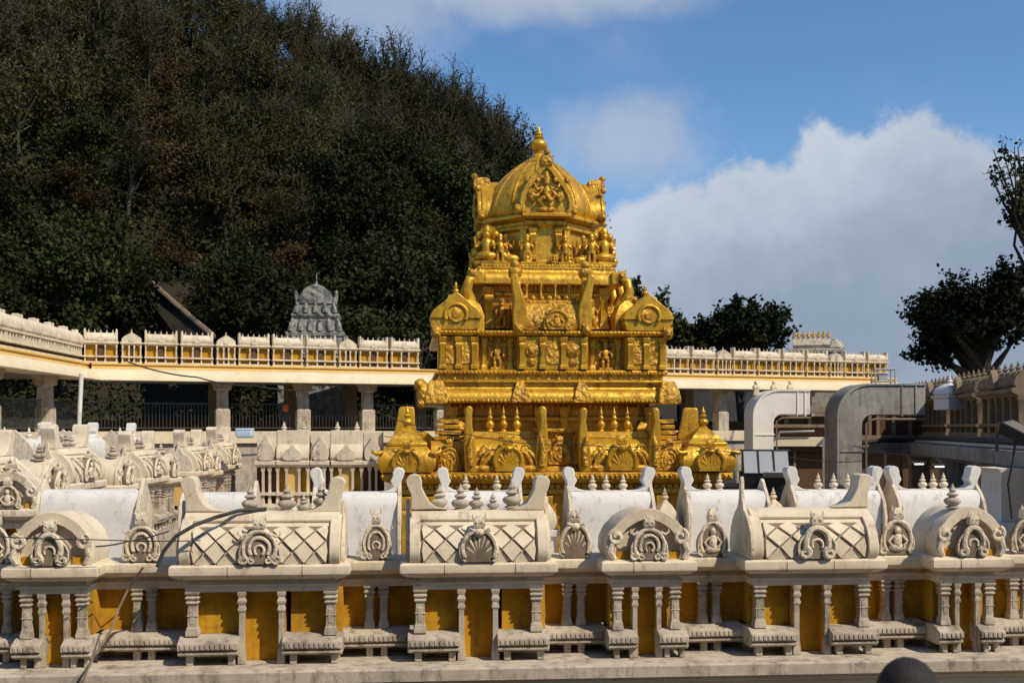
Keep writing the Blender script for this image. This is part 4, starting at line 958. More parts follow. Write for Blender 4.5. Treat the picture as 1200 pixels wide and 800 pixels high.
# corner turrets
def turret(cx, y, z, k=1.0, plate=True):
    mb = MB(); h = .82 * k
    def lv(a, zz): return (cx - a * k, cx + a * k, y + (.82 - a) * k, y + (.82 + a) * k, z + zz * k)
    mb.loft([lv(.74, 0), lv(.80, .12), lv(.84, .22), lv(.84, .36), lv(.80, .50), lv(.70, .66), lv(.58, .78)]); b = G('corner_turret', mb, 'gold', None, .03, 50)
    mb = MB(); mb.loft([lv(.60, .781), lv(.60, .86), lv(.46, .98), lv(.44, 1.0), lv(.42, 1.05), lv(.28, 1.17), lv(.16, 1.28), lv(.1, 1.33)]); G('stepped_cap', mb, 'gold', b, .012, 30)
    gnasi('horseshoe_ornament', cx, y + .0, z + .02, .92 * k, .92 * k, .12, 'gold', b, 3)
    for sg in (-1, 1):
        mb = MB(); mb.tube([(cx + sg * .70 * k, y + .02, z + .60 * k), (cx + sg * .86 * k, y - .02, z + .56 * k), (cx + sg * .98 * k, y, z + .62 * k), (cx + sg * 1.0 * k, y + .02, z + .70 * k)], [.07, .07, .05, .02], 7); G('corner_curl', mb, 'gold', b, 0, 60)
    gkal(cx + .02, y + .82 * k, z + 1.31 * k, .66 * k, .95, b)
    return b
turret(-4.52, -5.35, 6.66, 1.0); turret(4.50, -5.35, 6.66, 1.0)
for cx, hh in ((-4.52, 8.62), (4.30, 8.60)):
    mb = MB(); mb.loft([(cx - .55, cx + .42, -3.9, -3.72, 6.7), (cx - .46, cx + .38, -3.9, -3.72, 7.5), (cx - .30, cx + .26, -3.88, -3.72, 8.1), (cx - .24, cx + .24, -3.87, -3.72, hh - .08), (cx - .18, cx + .2, -3.86, -3.73, hh)]); G('gable_plate', mb, 'gold', None, .03, 40)
# side shrines of the platform (seen past the corners)
for sg in (-1, 1):
    for yy in (-2.6, .4, 2.9):
        mb = MB(); pr = [(4.95, 6.66), (5.0, 6.9), (4.9, 7.4), (4.5, 7.8), (3.9, 7.85), (3.5, 7.5), (3.5, 6.66)]; mb.ext([(sg * a, q) for a, q in pr], 'y', yy - .85, yy + .85); G('barrel_shrine', mb, 'gold', None, .02, 40)

# --- first great cornice
def kapota(name, h0, z0, z1, out, m='gold'):
    H = z1 - z0
    mb = MB(); mb.loft([sq(h0, z0), sq(h0 + out * .8, z0 + .02 * H), sq(h0 + out, z0 + .05 * H), sq(h0 + out, z0 + .30 * H), sq(h0 + out * .96, z0 + .42 * H), sq(h0 + out * .86, z0 + .56 * H), sq(h0 + out * .66, z0 + .68 * H), sq(h0 + out * .58, z0 + .70 * H), sq(h0 + out * .52, z0 + .86 * H), sq(h0 + out * .58, z0 + .88 * H), sq(h0 + out * .58, z0 + H)])
    return G(name, mb, m, None, .01, 28)
k1 = kapota('great_cornice', 3.14, 8.72, 9.37, .68)
for x in (-1.02, .90):
    mb = MB(); mb.loft([(x - .30, x + .30, -3.92, -3.3, 8.745), (x - .27, x + .27, -3.93, -3.3, 8.95), (x - .16, x + .16, -3.80, -3.3, 9.25), (x - .09, x + .09, -3.68, -3.3, 9.42)]); o = G('cornice_ornament', mb, 'gold_carved', k1, .02)
for sg in (-1, 1):
    x = sg * 3.62
    mb = MB(); mb.loft([(x - .34, x + .34, -4.0, -3.3, 8.70), (x - .36, x + .36, -4.02, -3.3, 8.85), (x - .30, x + .30, -3.96, -3.3, 9.15), (x - .2, x + .2, -3.8, -3.3, 9.42)]); G('cornice_ornament', mb, 'gold_carved', k1, .03)
    if sg > 0: continue
    mb = MB(); mb.ball((sg * 4.0, -3.7, 9.0), (.22, .28, .40), 12, 8, .18, 3); mb.ball((sg * 4.12, -3.75, 9.28), (.18, .22, .2), 10, 6, .2, 5); mb.ball((sg * 4.05, -3.8, 8.72), (.17, .2, .16), 10, 6, .2, 9); G('gargoyle', mb, 'gold_carved', k1, 0, 60)
# --- second tier base mouldings and wall
mb = MB(); mb.loft([sq(3.62, 9.371), sq(3.62, 9.44), sq(3.50, 9.46), sq(3.50, 9.62), sq(3.62, 9.64), sq(3.62, 9.74), sq(3.5, 9.78)]); b2 = G('moulded_base', mb, 'gold', None, .01, 28)
for i in range(22):
    x = -3.4 + i * .325
    mb = MB(); mb.box(x, x + .07, -3.545, -3.49, 9.465, 9.615); G('base_block', mb, 'gold_dark', b2, 0)
mb = MB(); mb.loft([sq(3.15, 9.781), sq(3.15, 10.80)]); w2 = G('tier_wall', mb, 'gold_carved', None, 0)
for x0, x1, f in ((-3.56, -2.30, -3.50), (2.30, 3.60, -3.56), (-1.10, 1.12, -3.55)):
    mb = MB(); mb.box(x0, x1, f, -3.0, 9.782, 10.80); blk = G('wall_bay', mb, 'gold', w2, .015)
    n = 4 if x1 - x0 > 1.6 else 3
    for i in range(n): gpil(blk, x0 + .14 + (x1 - x0 - .28) * i / (n - 1), f, 9.79, 10.78, .17, .10)
    for i in range(n - 1):
        cx = x0 + .14 + (x1 - x0 - .28) * (i + .5) / (n - 1)
        mb = MB(); cw = (x1 - x0 - .28) / (n - 1) - .2
        if n == 4 and i != 1:
            keep = Matrix.Translation((cx, f - .02, 10.38)) @ Matrix.Rotation(R(90), 4, 'X'); mb.xf = keep; mb.ring(0, 0, [(.19, 0), (.21, .03), (.17, .05), (.15, .04), (.13, .07), (.05, .09)], 16); mb.xf = None
            mb.ball((cx, f - .03, 10.02), (.15, .05, .12), 8, 6, .3, i); G('roundel', mb, 'gold_carved', blk, 0, 50)
        else:
            mb.box(cx - cw / 2, cx + cw / 2, f - .03, f + .05, 9.95, 10.62); G('carved_panel', mb, 'gold_carved', blk, .01)
for x0, x1 in ((-2.2, -1.2), (1.22, 2.22)):
    for i in range(3): gpil(w2, x0 + .1 + (x1 - x0 - .2) * i / 2, -3.15, 9.79, 10.78, .15, .09)
    for i in range(2):
        cx = x0 + .1 + (x1 - x0 - .2) * (i + .5) / 2; mb = MB(); mb.box(cx - .13, cx + .13, -3.19, -3.1, 9.95, 10.66); mb.ball((cx, -3.2, 10.3), (.1, .06, .2), 8, 6, .3, i); G('carved_panel', mb, 'gold_carved', w2, .01)
mb = MB(); mb.loft([sq(3.3, 10.801), sq(3.62, 10.83), sq(3.68, 10.88), sq(3.68, 10.97), sq(3.3, 11.0)]); G('string_course', mb, 'gold', None, .01, 28)
# --- shrines of the second tier
def small_turret(cx, y, z, sg):
    mb = MB()
    def lv(a, b, zz): return (cx - a, cx + a, y, y + b, z + zz)
    mb.loft([lv(.66, 1.3, 0), lv(.72, 1.36, .06), lv(.72, 1.36, .16), lv(.76, 1.4, .20), lv(.76, 1.4, .34)]); b = G('corner_turret', mb, 'gold', None, .015)
    gable = [(-.78, .341), (-.80, .42), (-.70, .60), (-.40, .84), (-.12, 1.08), (0, 1.16), (.12, 1.08), (.40, .84), (.70, .60), (.80, .42), (.78, .341)]
    mb = MB(); mb.ext([(cx + a, z + q) for a, q in gable], 'y', y - .06, y + 1.35); G('gabled_roof', mb, 'gold', b, .02, 40)
    mb = MB(); pts = arc(cx, z + .46, .34, -30, 210, 16, .32); mb.tube([(a, y - .08, q) for a, q in pts], .055, 7); G('arch_rim', mb, 'gold', b, 0, 60)
    mb = MB(); mb.xf = Matrix.Translation((cx, y - .055, z + .48)) @ Matrix.Rotation(R(90), 4, 'X'); mb.ring(0, 0, [(.27, 0), (.25, .02), (.14, .02), (.12, .05)], 18); mb.xf = None; G('arch_medallion', mb, 'gold_dark', b, 0, 40)
    gkal(cx + .02, y + .6, z + 1.14, .42, .9, b)
    mb = MB(); mb.loft([(cx - .72 * 1, cx - .30, y + .9, y + 1.0, z + .35), (cx - .55, cx - .16, y + .9, y + 1.0, z + 1.05), (cx - .50, cx - .14, y + .9, y + 1.0, z + 1.18)] if sg > 0 else [(cx + .1, cx + .60, y + .9, y + 1.0, z + .35), (cx - .25, cx + .25, y + .9, y + 1.0, z + 1.0), (cx - .2, cx + .2, y + .9, y + 1.0, z + 1.18)]); G('gable_plate', mb, 'gold_carved', b, .02)
    return b
small_turret(-3.0, -3.6, 11.0, -1); small_turret(3.02, -3.65, 11.0, 1)
# central vaulted shrine
pr = [(-3.52, 11.0), (-3.58, 11.1), (-3.58, 11.35), (-3.5, 11.6), (-3.32, 11.82), (-3.2, 11.86), (-3.2, 11.95), (-3.05, 12.0), (-2.1, 12.0), (-2.0, 11.0)]
mb = MB(); mb.ext(pr, 'x', -1.02, 1.02); cs = G('barrel_shrine', mb, 'gold_carved', None, .012, 40)
gnasi('horseshoe_ornament', .12, -3.58, 11.02, .82, .78, .14, 'gold_dark', cs, 1)
for sg in (-1, 1):
    poly = [(-.22, 0), (-.25, .5), (-.20, .85), (-.10, 1.2), (.02, 1.55), (.05, 1.78), (.18, 1.82), (.27, 1.72), (.22, 1.4), (.16, 1.0), (.20, .5), (.18, 0)]
    mb = MB(); mb.ext([(sg * (1.05 + a), 11.0 + q * .97) for a, q in poly], 'y', -3.66, -3.38); G('tusk', mb, 'gold', cs, .04, 40)
    mb = MB(); mb.ext([(-3.4, 11.0), (-3.4, 12.5), (-3.2, 12.72), (-3.0, 12.5), (-2.6, 12.2), (-2.1, 11.9), (-2.05, 11.0)], 'x', sg * 1.06 - .08, sg * 1.06 + .08); G('gable_plate', mb, 'gold', cs, .03)
    mb = MB(); mb.ball((sg * 1.12, -3.0, 12.86), (.24, .26, .22), 10, 7, .25, 4); mb.ball((sg * 1.12, -3.05, 13.1), (.15, .16, .14), 9, 6, .2, 6); G('tusk_crown', mb, 'gold_carved', cs, 0, 60)
for i in range(4):
    mb = MB(); x = -.72 + i * .46; mb.ring(x, -2.72, [(.05, 12.0), (.07, 12.04), (.035, 12.1), (.03, 12.42), (.05, 12.5), (.05, 12.56)], 8); G('baluster', mb, 'gold', cs, 0, 50)
for i in range(7):
    mb = MB(); x = -.80 + i * .26; mb.ball((x, -3.0, 12.06), (.09, .09, .08), 8, 6, .3, i); G('ridge_boss', mb, 'gold_carved', cs, 0, 60)
# tier three wall
mb = MB(); mb.loft([sq(2.75, 11.0), sq(2.75, 11.5), sq(2.62, 11.56), sq(2.62, 11.75), sq(2.4, 11.8), sq(2.4, 11.95)]); G('stepped_wall', mb, 'gold_carved', None, .015).location = (0, .75, 0)
mb = MB(); mb.loft([sq(2.12, 11.0), sq(2.12, 11.12), sq(2.02, 11.15), sq(2.02, 12.2), sq(2.1, 12.24), sq(2.1, 12.34), sq(2.02, 12.38), sq(2.02, 12.56)]); w3 = G('tier_wall', mb, 'gold', None, .012, 28)
for x in (-1.88, 1.88): gpil(w3, x, -2.02, 11.16, 12.5, .26, .16)
for x0, x1 in ((-1.7, -1.2), (1.2, 1.7)):
    mb = MB(); mb.ext([(x0 + (x1 - x0) * a, 11.16 + q) for a, q in ((0, 0), (1, 0), (1, .35), (.8, .7), (.5, .92), (.2, .7), (0, .35))], 'y', -2.12, -2.0); G('carved_panel', mb, 'gold_carved', w3, .01)
for sg in (-1, 1):   # little shrines of the side faces
    for yy, zz in ((-2.5, 0), (-1.3, .0), (0.0, .0)):
        mb = MB(); cxs = sg * 2.5; mb.loft([(cxs - .42, cxs + .42, yy - .5, yy + .5, 11.0), (cxs - .42, cxs + .42, yy - .5, yy + .5, 11.5), (cxs - .3, cxs + .3, yy - .4, yy + .4, 11.85), (cxs - .06, cxs + .06, yy - .3, yy + .3, 12.05)]); sh = G('barrel_shrine', mb, 'gold', None, .03, 45)
        mb = MB(); mb.tube([(cxs, yy, 12.0), (cxs + sg * .12, yy - .05, 12.35), (cxs + sg * .02, yy - .1, 12.7), (cxs - sg * .14, yy - .1, 12.72)], [.2, .17, .16, .05], 8); G('tusk', mb, 'gold', sh, 0, 60)
k2 = kapota('great_cornice', 2.0, 12.55, 13.16, .42)
for sg in (-1, 1):
    mb = MB(); mb.box(sg * 2.28 - .22, sg * 2.28 + .22, -2.52, -2.0, 12.56, 12.98); G('cornice_ornament', mb, 'gold', k2, .04)
mb = MB(); mb.loft([sq(2.14, 13.161), sq(2.14, 13.26), sq(2.0, 13.28)]); G('terrace_slab', mb, 'gold', None, .01)
# --- statues on the terrace
for i, (x, y, h, rz) in enumerate(((-1.92, -1.75, 1.55, -.35), (1.95, -1.75, 1.55, .35), (-1.95, 1.7, 1.5, -2.6), (1.95, 1.7, 1.5, 2.6))): blob_statue('statue', x, y, 13.28, h, rz, True, 'gold', i)
for i, (x, y, h) in enumerate(((-1.50, -1.95, 1.0), (1.50, -1.95, 1.05), (-.62, -1.98, .5), (.75, -2.0, .48), (.25, -2.0, .40), (-2.0, -1.1, 1.1), (2.0, -1.1, 1.15), (-2.0, -.3, .9), (2.0, -.3, .95))): blob_statue('attendant_statue', x, y, 13.28, h, (0 if abs(x) < 1.9 else (-1.4 if x < 0 else 1.4)), i in (2, 3, 4), 'gold', 10 + i)
bull(-1.12, -1.9, 13.28, .62, R(180)); bull(1.12, -1.9, 13.28, .55, 0)
# --- octagonal neck
def octa(r, z): return (r / math.cos(math.pi / 8), z)
mb = MB(); mb.ring(0, 0, [octa(1.82, 13.28), octa(1.82, 13.42), octa(1.68, 13.46), octa(1.68, 14.40), octa(1.82, 14.46), octa(1.82, 14.56), octa(1.7, 14.60), octa(1.7, 14.72)], 8, math.pi / 8); neck = G('neck', mb, 'gold', None, .015, 28)
mb = MB(); mb.loft([(-.62, .62, -1.86, -1.5, 13.282), (-.62, .62, -1.86, -1.5, 13.40), (-.55, .55, -1.80, -1.5, 13.44), (-.55, .55, -1.80, -1.5, 14.5), (-.68, .68, -1.92, -1.5, 14.6), (-.68, .68, -1.92, -1.5, 14.72)]); nb = G('neck_bay', mb, 'gold', neck, .012)
for x in (-.42, .42): gpil(nb, x, -1.80, 13.45, 14.5, .2, .10)
for k in range(8):
    a = math.pi / 8 + k * math.pi / 4; mb = MB(); mb.box(-.11, .11, -.11, .11, 13.47, 14.49); o = G('corner_pilaster', mb, 'gold', neck, .012, 30, (1.80 * math.cos(a), 1.80 * math.sin(a), 0), a)
# --- dome
mb = MB(); mb.ring(0, 0, [octa(1.7, 14.721), octa(1.9, 14.76), octa(2.0, 14.80), octa(2.0, 14.9), octa(1.86, 14.96)], 8, math.pi / 8); G('dome_eave', mb, 'gold', None, .012, 28)
DP = [(1.80, 14.961), (1.90, 15.12), (1.90, 15.34), (1.82, 15.62), (1.68, 15.90), (1.47, 16.20), (1.22, 16.47), (.94, 16.72), (.66, 16.93), (.46, 17.05), (.36, 17.12)]
mb = MB(); n = 48; vs = []; fs = []
for (r, z) in DP:
    for i in range(n):
        a = 2 * math.pi * i / n; q = r * (1 + .012 * math.cos(a * 8)) * (1.0 + (.014 if i % 3 == 0 else 0)); vs.append((q * math.cos(a), q * math.sin(a), z))
for k in range(len(DP) - 1):
    for i in range(n):
        j = (i + 1) % n; fs.append((k * n + i, k * n + j, k * n + n + j, k * n + n + i))
fs.append(tuple((len(DP) - 1) * n + i for i in range(n))); mb.add(vs, fs); dome = G('dome', mb, 'gold', None, 0, 50)
for k in range(16):
    a = 2 * math.pi * (k + .5) / 16
    mb = MB(); mb.tube([((r + .012) * math.cos(a), (r + .012) * math.sin(a), z) for r, z in DP[1:]], .028, 6); G('dome_rib', mb, 'gold', dome, 0, 60)
# --- four great gables round the dome
def gable(rz, hs=1.0):
    zo = -1.79 * (1 - hs)
    arch = [(.78, 14.93), (.86, 15.05), (.88, 15.3), (.82, 15.58), (.68, 15.85), (.48, 16.12), (.26, 16.38), (.16, 16.58), (0, 16.72)]
    arch = [(a, 14.93 + (q - 14.93) * hs) for a, q in arch]
    full = arch + [(-a, q) for a, q in reversed(arch[:-1])]
    mb = MB(); mb.ext(full, 'y', -2.02, -1.2); g = G('dome_gable', mb, 'gold', None, .03, 45, None, rz)
    inn = [(a * .82, 14.96 + (q - 14.93) * .80) for a, q in arch]
    ringp = full + [(-a, q) for a, q in inn] + [(a, q) for a, q in reversed(inn[:-1])]
    mb = MB(); mb.ext(ringp, 'y', -2.16, -2.03); G('gable_rim', mb, 'gold', g, .025, 40)
    mb = MB(); mb.box(-.80, .80, -2.2, -1.6, 14.80, 14.925); G('gable_sill', mb, 'gold', g, .02)
    mb = MB(); k = 1.05      # the figure inside, dancing under a lion crest
    mb.ball((0, -2.10, 15.05), (.30, .10, .10), 10, 6, .2, 1)
    mb.tube([(.05, -2.12, 15.06), (.16, -2.22, 15.25), (.02, -2.16, 15.48)], [.06, .08, .10], 8); mb.tube([(-.10, -2.12, 15.08), (-.26, -2.2, 15.32), (-.02, -2.16, 15.46)], [.05, .07, .09], 8)
    mb.tube([(0, -2.15, 15.44), (0, -2.18, 15.62), (0, -2.15, 15.8)], [.12, .13, .06], 9); mb.ball((0, -2.18, 15.90), (.10, .10, .12), 10, 7); mb.ring(0, -2.15, [(.11, 15.98), (.11, 16.05), (.05, 16.2), (.02, 16.26)], 9)
    for sg in (-1, 1):
        mb.tube([(sg * .13, -2.15, 15.74), (sg * .34, -2.2, 15.66), (sg * .42, -2.22, 15.86)], [.06, .05, .04], 7); mb.tube([(sg * .12, -2.15, 15.7), (sg * .28, -2.22, 15.5), (sg * .40, -2.2, 15.44)], [.05, .045, .04], 7)
        mb.ball((sg * .45, -2.12, 15.45), (.13, .08, .17), 8, 6, .3, 7 + sg); mb.ball((sg * .3, -2.12, 16.0), (.09, .06, .1), 8, 6, .3, 9)
    st_ = G('gable_statue', mb, 'gold_carved', g, 0, 60); st_.scale = (1, 1, hs); st_.location.z = 14.93 * (1 - hs)
    mb = MB(); mb.loft([(-.17, .17, -2.22, -1.7, 16.45 + zo), (-.20, .20, -2.26, -1.7, 16.6 + zo), (-.16, .16, -2.24, -1.7, 16.78 + zo), (-.08, .08, -2.1, -1.8, 16.86 + zo)]); mb.ball((0, -2.2, 16.9 + zo), (.11, .12, .10), 9, 6, .2, 2); G('lion_crest', mb, 'gold_carved', g, .02)
    for sg in (-1, 1):
        for c_, r_ in (((sg * .92, -2.05, 15.05), (.14, .14, .17)), ((sg * .66, -2.12, 16.0), (.10, .10, .12))):
            mb = MB(); mb.ball(c_, r_, 9, 6, .2, 3); G('gable_boss', mb, 'gold_carved', g, 0, 60)
    return g
for k in range(4): gable(k * math.pi / 2, 1.0 if k % 2 == 0 else .80)
# --- crowning finial
mb = MB(); mb.ring(0, 0, [(.62, 16.98), (.50, 17.06), (.36, 17.12), (.27, 17.22), (.24, 17.30), (.17, 17.36)], 20); G('lotus_collar', mb, 'gold', None, 0, 40)
mb = MB(); mb.ring(0, 0, [(.13, 17.34), (.17, 17.40), (.12, 17.45), (.20, 17.50), (.28, 17.58), (.30, 17.67), (.26, 17.77), (.16, 17.83), (.11, 17.86), (.17, 17.89), (.18, 17.93), (.11, 17.97), (.10, 18.0), (.14, 18.03), (.13, 18.07), (.07, 18.11), (.06, 18.16), (.03, 18.24), (.008, 18.36)], 24); G('finial', mb, 'gold', None, 0, 60)

# --- rows of beads along the mouldings of the tower
def beads(h, z, r, step, parent, m='gold', y=None):
    mb = MB(); n = int(2 * h / step)
    for i in range(n + 1):
        mb.ball((-h + i * step, -(y or h), z), r, 6, 4)
    return G('bead_row', mb, m, parent, 0, 60)
beads(3.86, 8.80, .045, .13, k1, 'gold'); beads(3.58, 10.92, .04, .125, w2, 'gold', 3.69); beads(2.40, 12.62, .035, .11, k2, 'gold')
beads(5.22, 6.55, .05, .15, base, 'gold', 5.26); beads(3.6, 9.69, .035, .12, b2, 'gold', 3.63); beads(2.1, 13.21, .035, .12, k2, 'gold', 2.15)
# hanging lotus petals below the great cornices
def petals(h, z, w, parent, y):
    mb = MB(); n = int(2 * h / w)
    for i in range(n):
        x = -h + (i + .5) * w; mb.ext([(x - w * .42, z), (x - w * .36, z - w * .5), (x, z - w * .9), (x + w * .36, z - w * .5), (x + w * .42, z)], 'y', -y - .05, -y + .05)
    return G('petal_frieze', mb, 'gold_carved', parent, .008)
petals(3.1, 8.70, .17, w1, 3.2); petals(3.5, 10.80, .14, w2, 3.2); petals(1.98, 12.54, .13, w3, 2.06); petals(4.7, 6.28, .2, base, 4.80)

for sg in (-1, 1):
    blob_statue('guardian_statue', sg * 1.71, -3.30, 9.79, .92, 0, False, 'gold_carved', 31); blob_statue('guardian_statue', sg * 1.46, -2.20, 11.16, 1.0, 0, False, 'gold_carved', 33)
    blob_statue('guardian_statue', sg * .62, -1.95, 13.28, 1.0, 0, False, 'gold', 35); blob_statue('guardian_statue', sg * 1.28, -1.62, 13.28, 1.05, sg * .6, False, 'gold', 36)
    for x in (-1.62, 1.86):
        mb = MB(); ex = x + sg * .60; mb.tube(spiral(ex, 7.35, .14, 1.3, sg, -5.0), .04, 6); G('shrine_scroll', mb, 'gold', None, 0, 60)
    # lion heads at the ends of the string course and the upper cornice
    for hx, hy, hz, q in ((3.62, -3.72, 10.9, .17), (2.42, -2.45, 12.86, .15), (1.06, -3.70, 11.02, .14)):
        mb = MB(); mb.ball((sg * hx, hy, hz), (q, q, q * 1.1), 10, 7, .12, 2); mb.ball((sg * hx, hy - q * .8, hz - q * .25), (q * .55, q * .55, q * .45), 8, 6)
        for e in (-1, 1): mb.ball((sg * hx + e * q * .4, hy - q * .85, hz + q * .3), q * .2, 6, 5); mb.tube([(sg * hx + e * q * .6, hy, hz + q * .8), (sg * hx + e * q * .9, hy, hz + q * 1.4)], [q * .3, q * .08], 6)
        G('lion_head', mb, 'gold_carved', None, 0, 60)
# ------------------------------------------------------------------ RIGHT SIDE
DIM = ('dim', 'brown', 'dim')
P1 = Vector((11.25, 22.0)); P2 = Vector((14.9, 44.0))
RW = Line(P2.x, P2.y, math.atan2(P1.y - P2.y, P1.x - P2.x)); RWL = (P2 - P1).length   # x runs towards the camera, front faces the court
rw = empty('side_gallery', RW.at(0, 0, 0), RW.yaw); tag(rw, 'shaded gallery on the right with a long concrete beam over a dark opening', 'gallery')
ZB = CZ - 17.5 / FPX * 44.0 * .98
zt = CZ - .52                                          # top of the beam ledge
mb = MB(); mb.ext([(-.55, zt - .36), (-.58, zt - .05), (-.55, zt), (1.2, zt), (1.2, zt - .36)], 'x', 0, RWL + 3); mb.build('concrete_beam', 'concrete', rw, bevel=.02)
mb = MB(); mb.ext([(-.30, zt + .002), (-.30, zt + .12), (-.18, zt + .14), (-.18, zt + .24), (-.05, zt + .26), (1.2, zt + .26), (1.2, zt + .002)], 'x', 0, RWL + 3); mb.build('stepped_ledge', 'dim', rw, bevel=.01)
mb = MB(); mb.box(0, RWL + 3, 1.2, 5, zt - .3, zt + .2); mb.build('roof_slab', 'dim', rw)
mb = MB(); mb.box(0, RWL + 3, -.5, 5, 4.9, 5.0); mb.build('floor_slab', 'floor', rw)
mb = MB(); mb.box(0, RWL + 3, 4.8, 5.0, 5.0, zt - .3); mb.build('back_wall', 'brown', rw)
for v, zq, r_ in ((-.40, .05, .05), (-.32, .16, .035), (-.24, .20, .028)):
    mb = MB(); mb.tube([(1.0, v, zt + zq), (6, v, zt + zq + .02), (6.4, v - .05, zt + zq - .02), (12, v, zt + zq + .01), (RWL + 2, v, zt + zq)], r_, 8); mb.build('pipe', 'cable' if r_ < .04 else 'steel', rw, angle=60)
for sx, w_ in ((3.3, .9), (8.6, .7), (13.2, 1.0)):
    mb = MB(); mb.box(sx, sx + w_, .3, .9, zt - .95, zt - .37); mb.build('hanging_duct', 'dim', rw, bevel=.02)
for sx in (1.2, 6.2, 11.0, 15.6):
    mb = MB(); mb.loft([(sx - .3, sx + .3, -.2, .5, 5.0), (sx - .25, sx + .25, -.15, .45, zt - .6), (sx - .5, sx + .5, -.3, .6, zt - .362)]); mb.build('column', 'concrete', rw, bevel=.02)
p = W(1182, 560, 24.0)
t = empty('end_pier', (p.x, 24.0, 0), R(5)); tag(t, 'tall white pier at the right edge under the concrete beam', 'pier')
mb = MB(); mb.loft([(-.42, .6, -.4, .5, 0), (-.36, .6, -.35, .5, 7.0), (-.46, .7, -.42, .6, 7.1), (-.46, .7, -.42, .6, zt - .37)]); mb.build('shaft', 'palerender', t, bevel=.02)
mb = MB(); mb.box(-.56, .8, -.50, .6, 5.6, 5.95); mb.build('band', 'palerender', t, bevel=.02)
# shrines on the gallery roof
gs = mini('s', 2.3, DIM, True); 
zrow = zt + .262
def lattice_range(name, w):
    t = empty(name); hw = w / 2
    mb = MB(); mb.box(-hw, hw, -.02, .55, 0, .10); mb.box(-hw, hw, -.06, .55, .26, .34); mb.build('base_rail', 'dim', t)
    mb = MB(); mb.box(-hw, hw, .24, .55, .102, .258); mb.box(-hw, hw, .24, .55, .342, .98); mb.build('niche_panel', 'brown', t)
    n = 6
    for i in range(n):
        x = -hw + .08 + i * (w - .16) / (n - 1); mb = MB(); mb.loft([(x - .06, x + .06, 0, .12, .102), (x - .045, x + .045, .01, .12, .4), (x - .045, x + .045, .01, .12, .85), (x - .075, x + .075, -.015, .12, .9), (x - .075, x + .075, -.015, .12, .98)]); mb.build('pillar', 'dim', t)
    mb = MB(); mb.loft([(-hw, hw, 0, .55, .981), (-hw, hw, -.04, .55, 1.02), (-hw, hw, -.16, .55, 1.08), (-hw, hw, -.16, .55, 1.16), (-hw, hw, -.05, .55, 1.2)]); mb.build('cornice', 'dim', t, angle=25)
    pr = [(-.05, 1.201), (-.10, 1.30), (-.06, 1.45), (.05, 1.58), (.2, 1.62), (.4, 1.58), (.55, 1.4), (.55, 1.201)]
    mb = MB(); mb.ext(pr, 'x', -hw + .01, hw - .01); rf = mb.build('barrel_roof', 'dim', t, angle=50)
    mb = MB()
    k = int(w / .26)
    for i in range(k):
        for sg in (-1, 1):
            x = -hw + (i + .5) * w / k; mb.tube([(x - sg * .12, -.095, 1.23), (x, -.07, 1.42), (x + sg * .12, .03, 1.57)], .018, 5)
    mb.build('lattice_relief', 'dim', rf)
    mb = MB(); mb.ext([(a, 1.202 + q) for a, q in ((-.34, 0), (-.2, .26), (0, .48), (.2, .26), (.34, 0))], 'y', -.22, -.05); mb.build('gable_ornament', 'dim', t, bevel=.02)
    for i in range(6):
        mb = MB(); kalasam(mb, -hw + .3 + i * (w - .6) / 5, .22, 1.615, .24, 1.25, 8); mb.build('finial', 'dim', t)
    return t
lr = lattice_range('gallery_shrine', 3.4)
labs = ('shaded lattice roofed shrine at the far end of the right gallery', 'shaded shrine in the middle of the right gallery roof', 'shaded lattice roofed shrine on the right gallery, above the tilted floodlight', 'shaded lattice roofed shrine at the right edge of the picture')
for i in range(4):
    t = lr if i == 0 else copy_tree(lr)
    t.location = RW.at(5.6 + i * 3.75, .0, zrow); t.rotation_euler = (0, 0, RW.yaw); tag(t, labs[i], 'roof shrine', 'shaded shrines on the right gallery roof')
for o in [gs] + list(gs.children): bpy.data.objects.remove(o)
# bright little shrine standing out of the shade
def turret_block(name, loc, rz, k, mat='white'):
    t = empty(name, loc, rz)
    mb = MB(k); mb.loft([(-.5, .5, -.5, .5, 0), (-.5, .5, -.5, .5, .5), (-.6, .6, -.6, .6, .56), (-.6, .6, -.6, .6, .66)]); mb.build('base', mat, t, bevel=.02)
    mb = MB(k); mb.loft([(-.48, .48, -.48, .48, .661), (-.56, .56, -.56, .56, .8), (-.46, .46, -.46, .46, 1.0), (-.2, .2, -.2, .2, 1.2)]); mb.build('dome_cap', mat, t, bevel=.03, angle=50)
    mb = MB(k); mb.ext([(p[0] / 48, .67 + p[1] / 80) for p in horseshoe(44, 44)], 'y', -.62, -.5); mb.build('horseshoe_ornament', 'relief', t, bevel=.01)
    mb = MB(k); kalasam(mb, 0, 0, 1.19, .5, 1, 10); mb.build('finial', mat, t, angle=60)
    return t
p = W(1113, 472, 31.5)
t = turret_block('roof_turret', (p.x, p.y, p.z - .2), R(20), .62); tag(t, 'sunlit white turret at the corner of the shaded right gallery roof', 'turret')

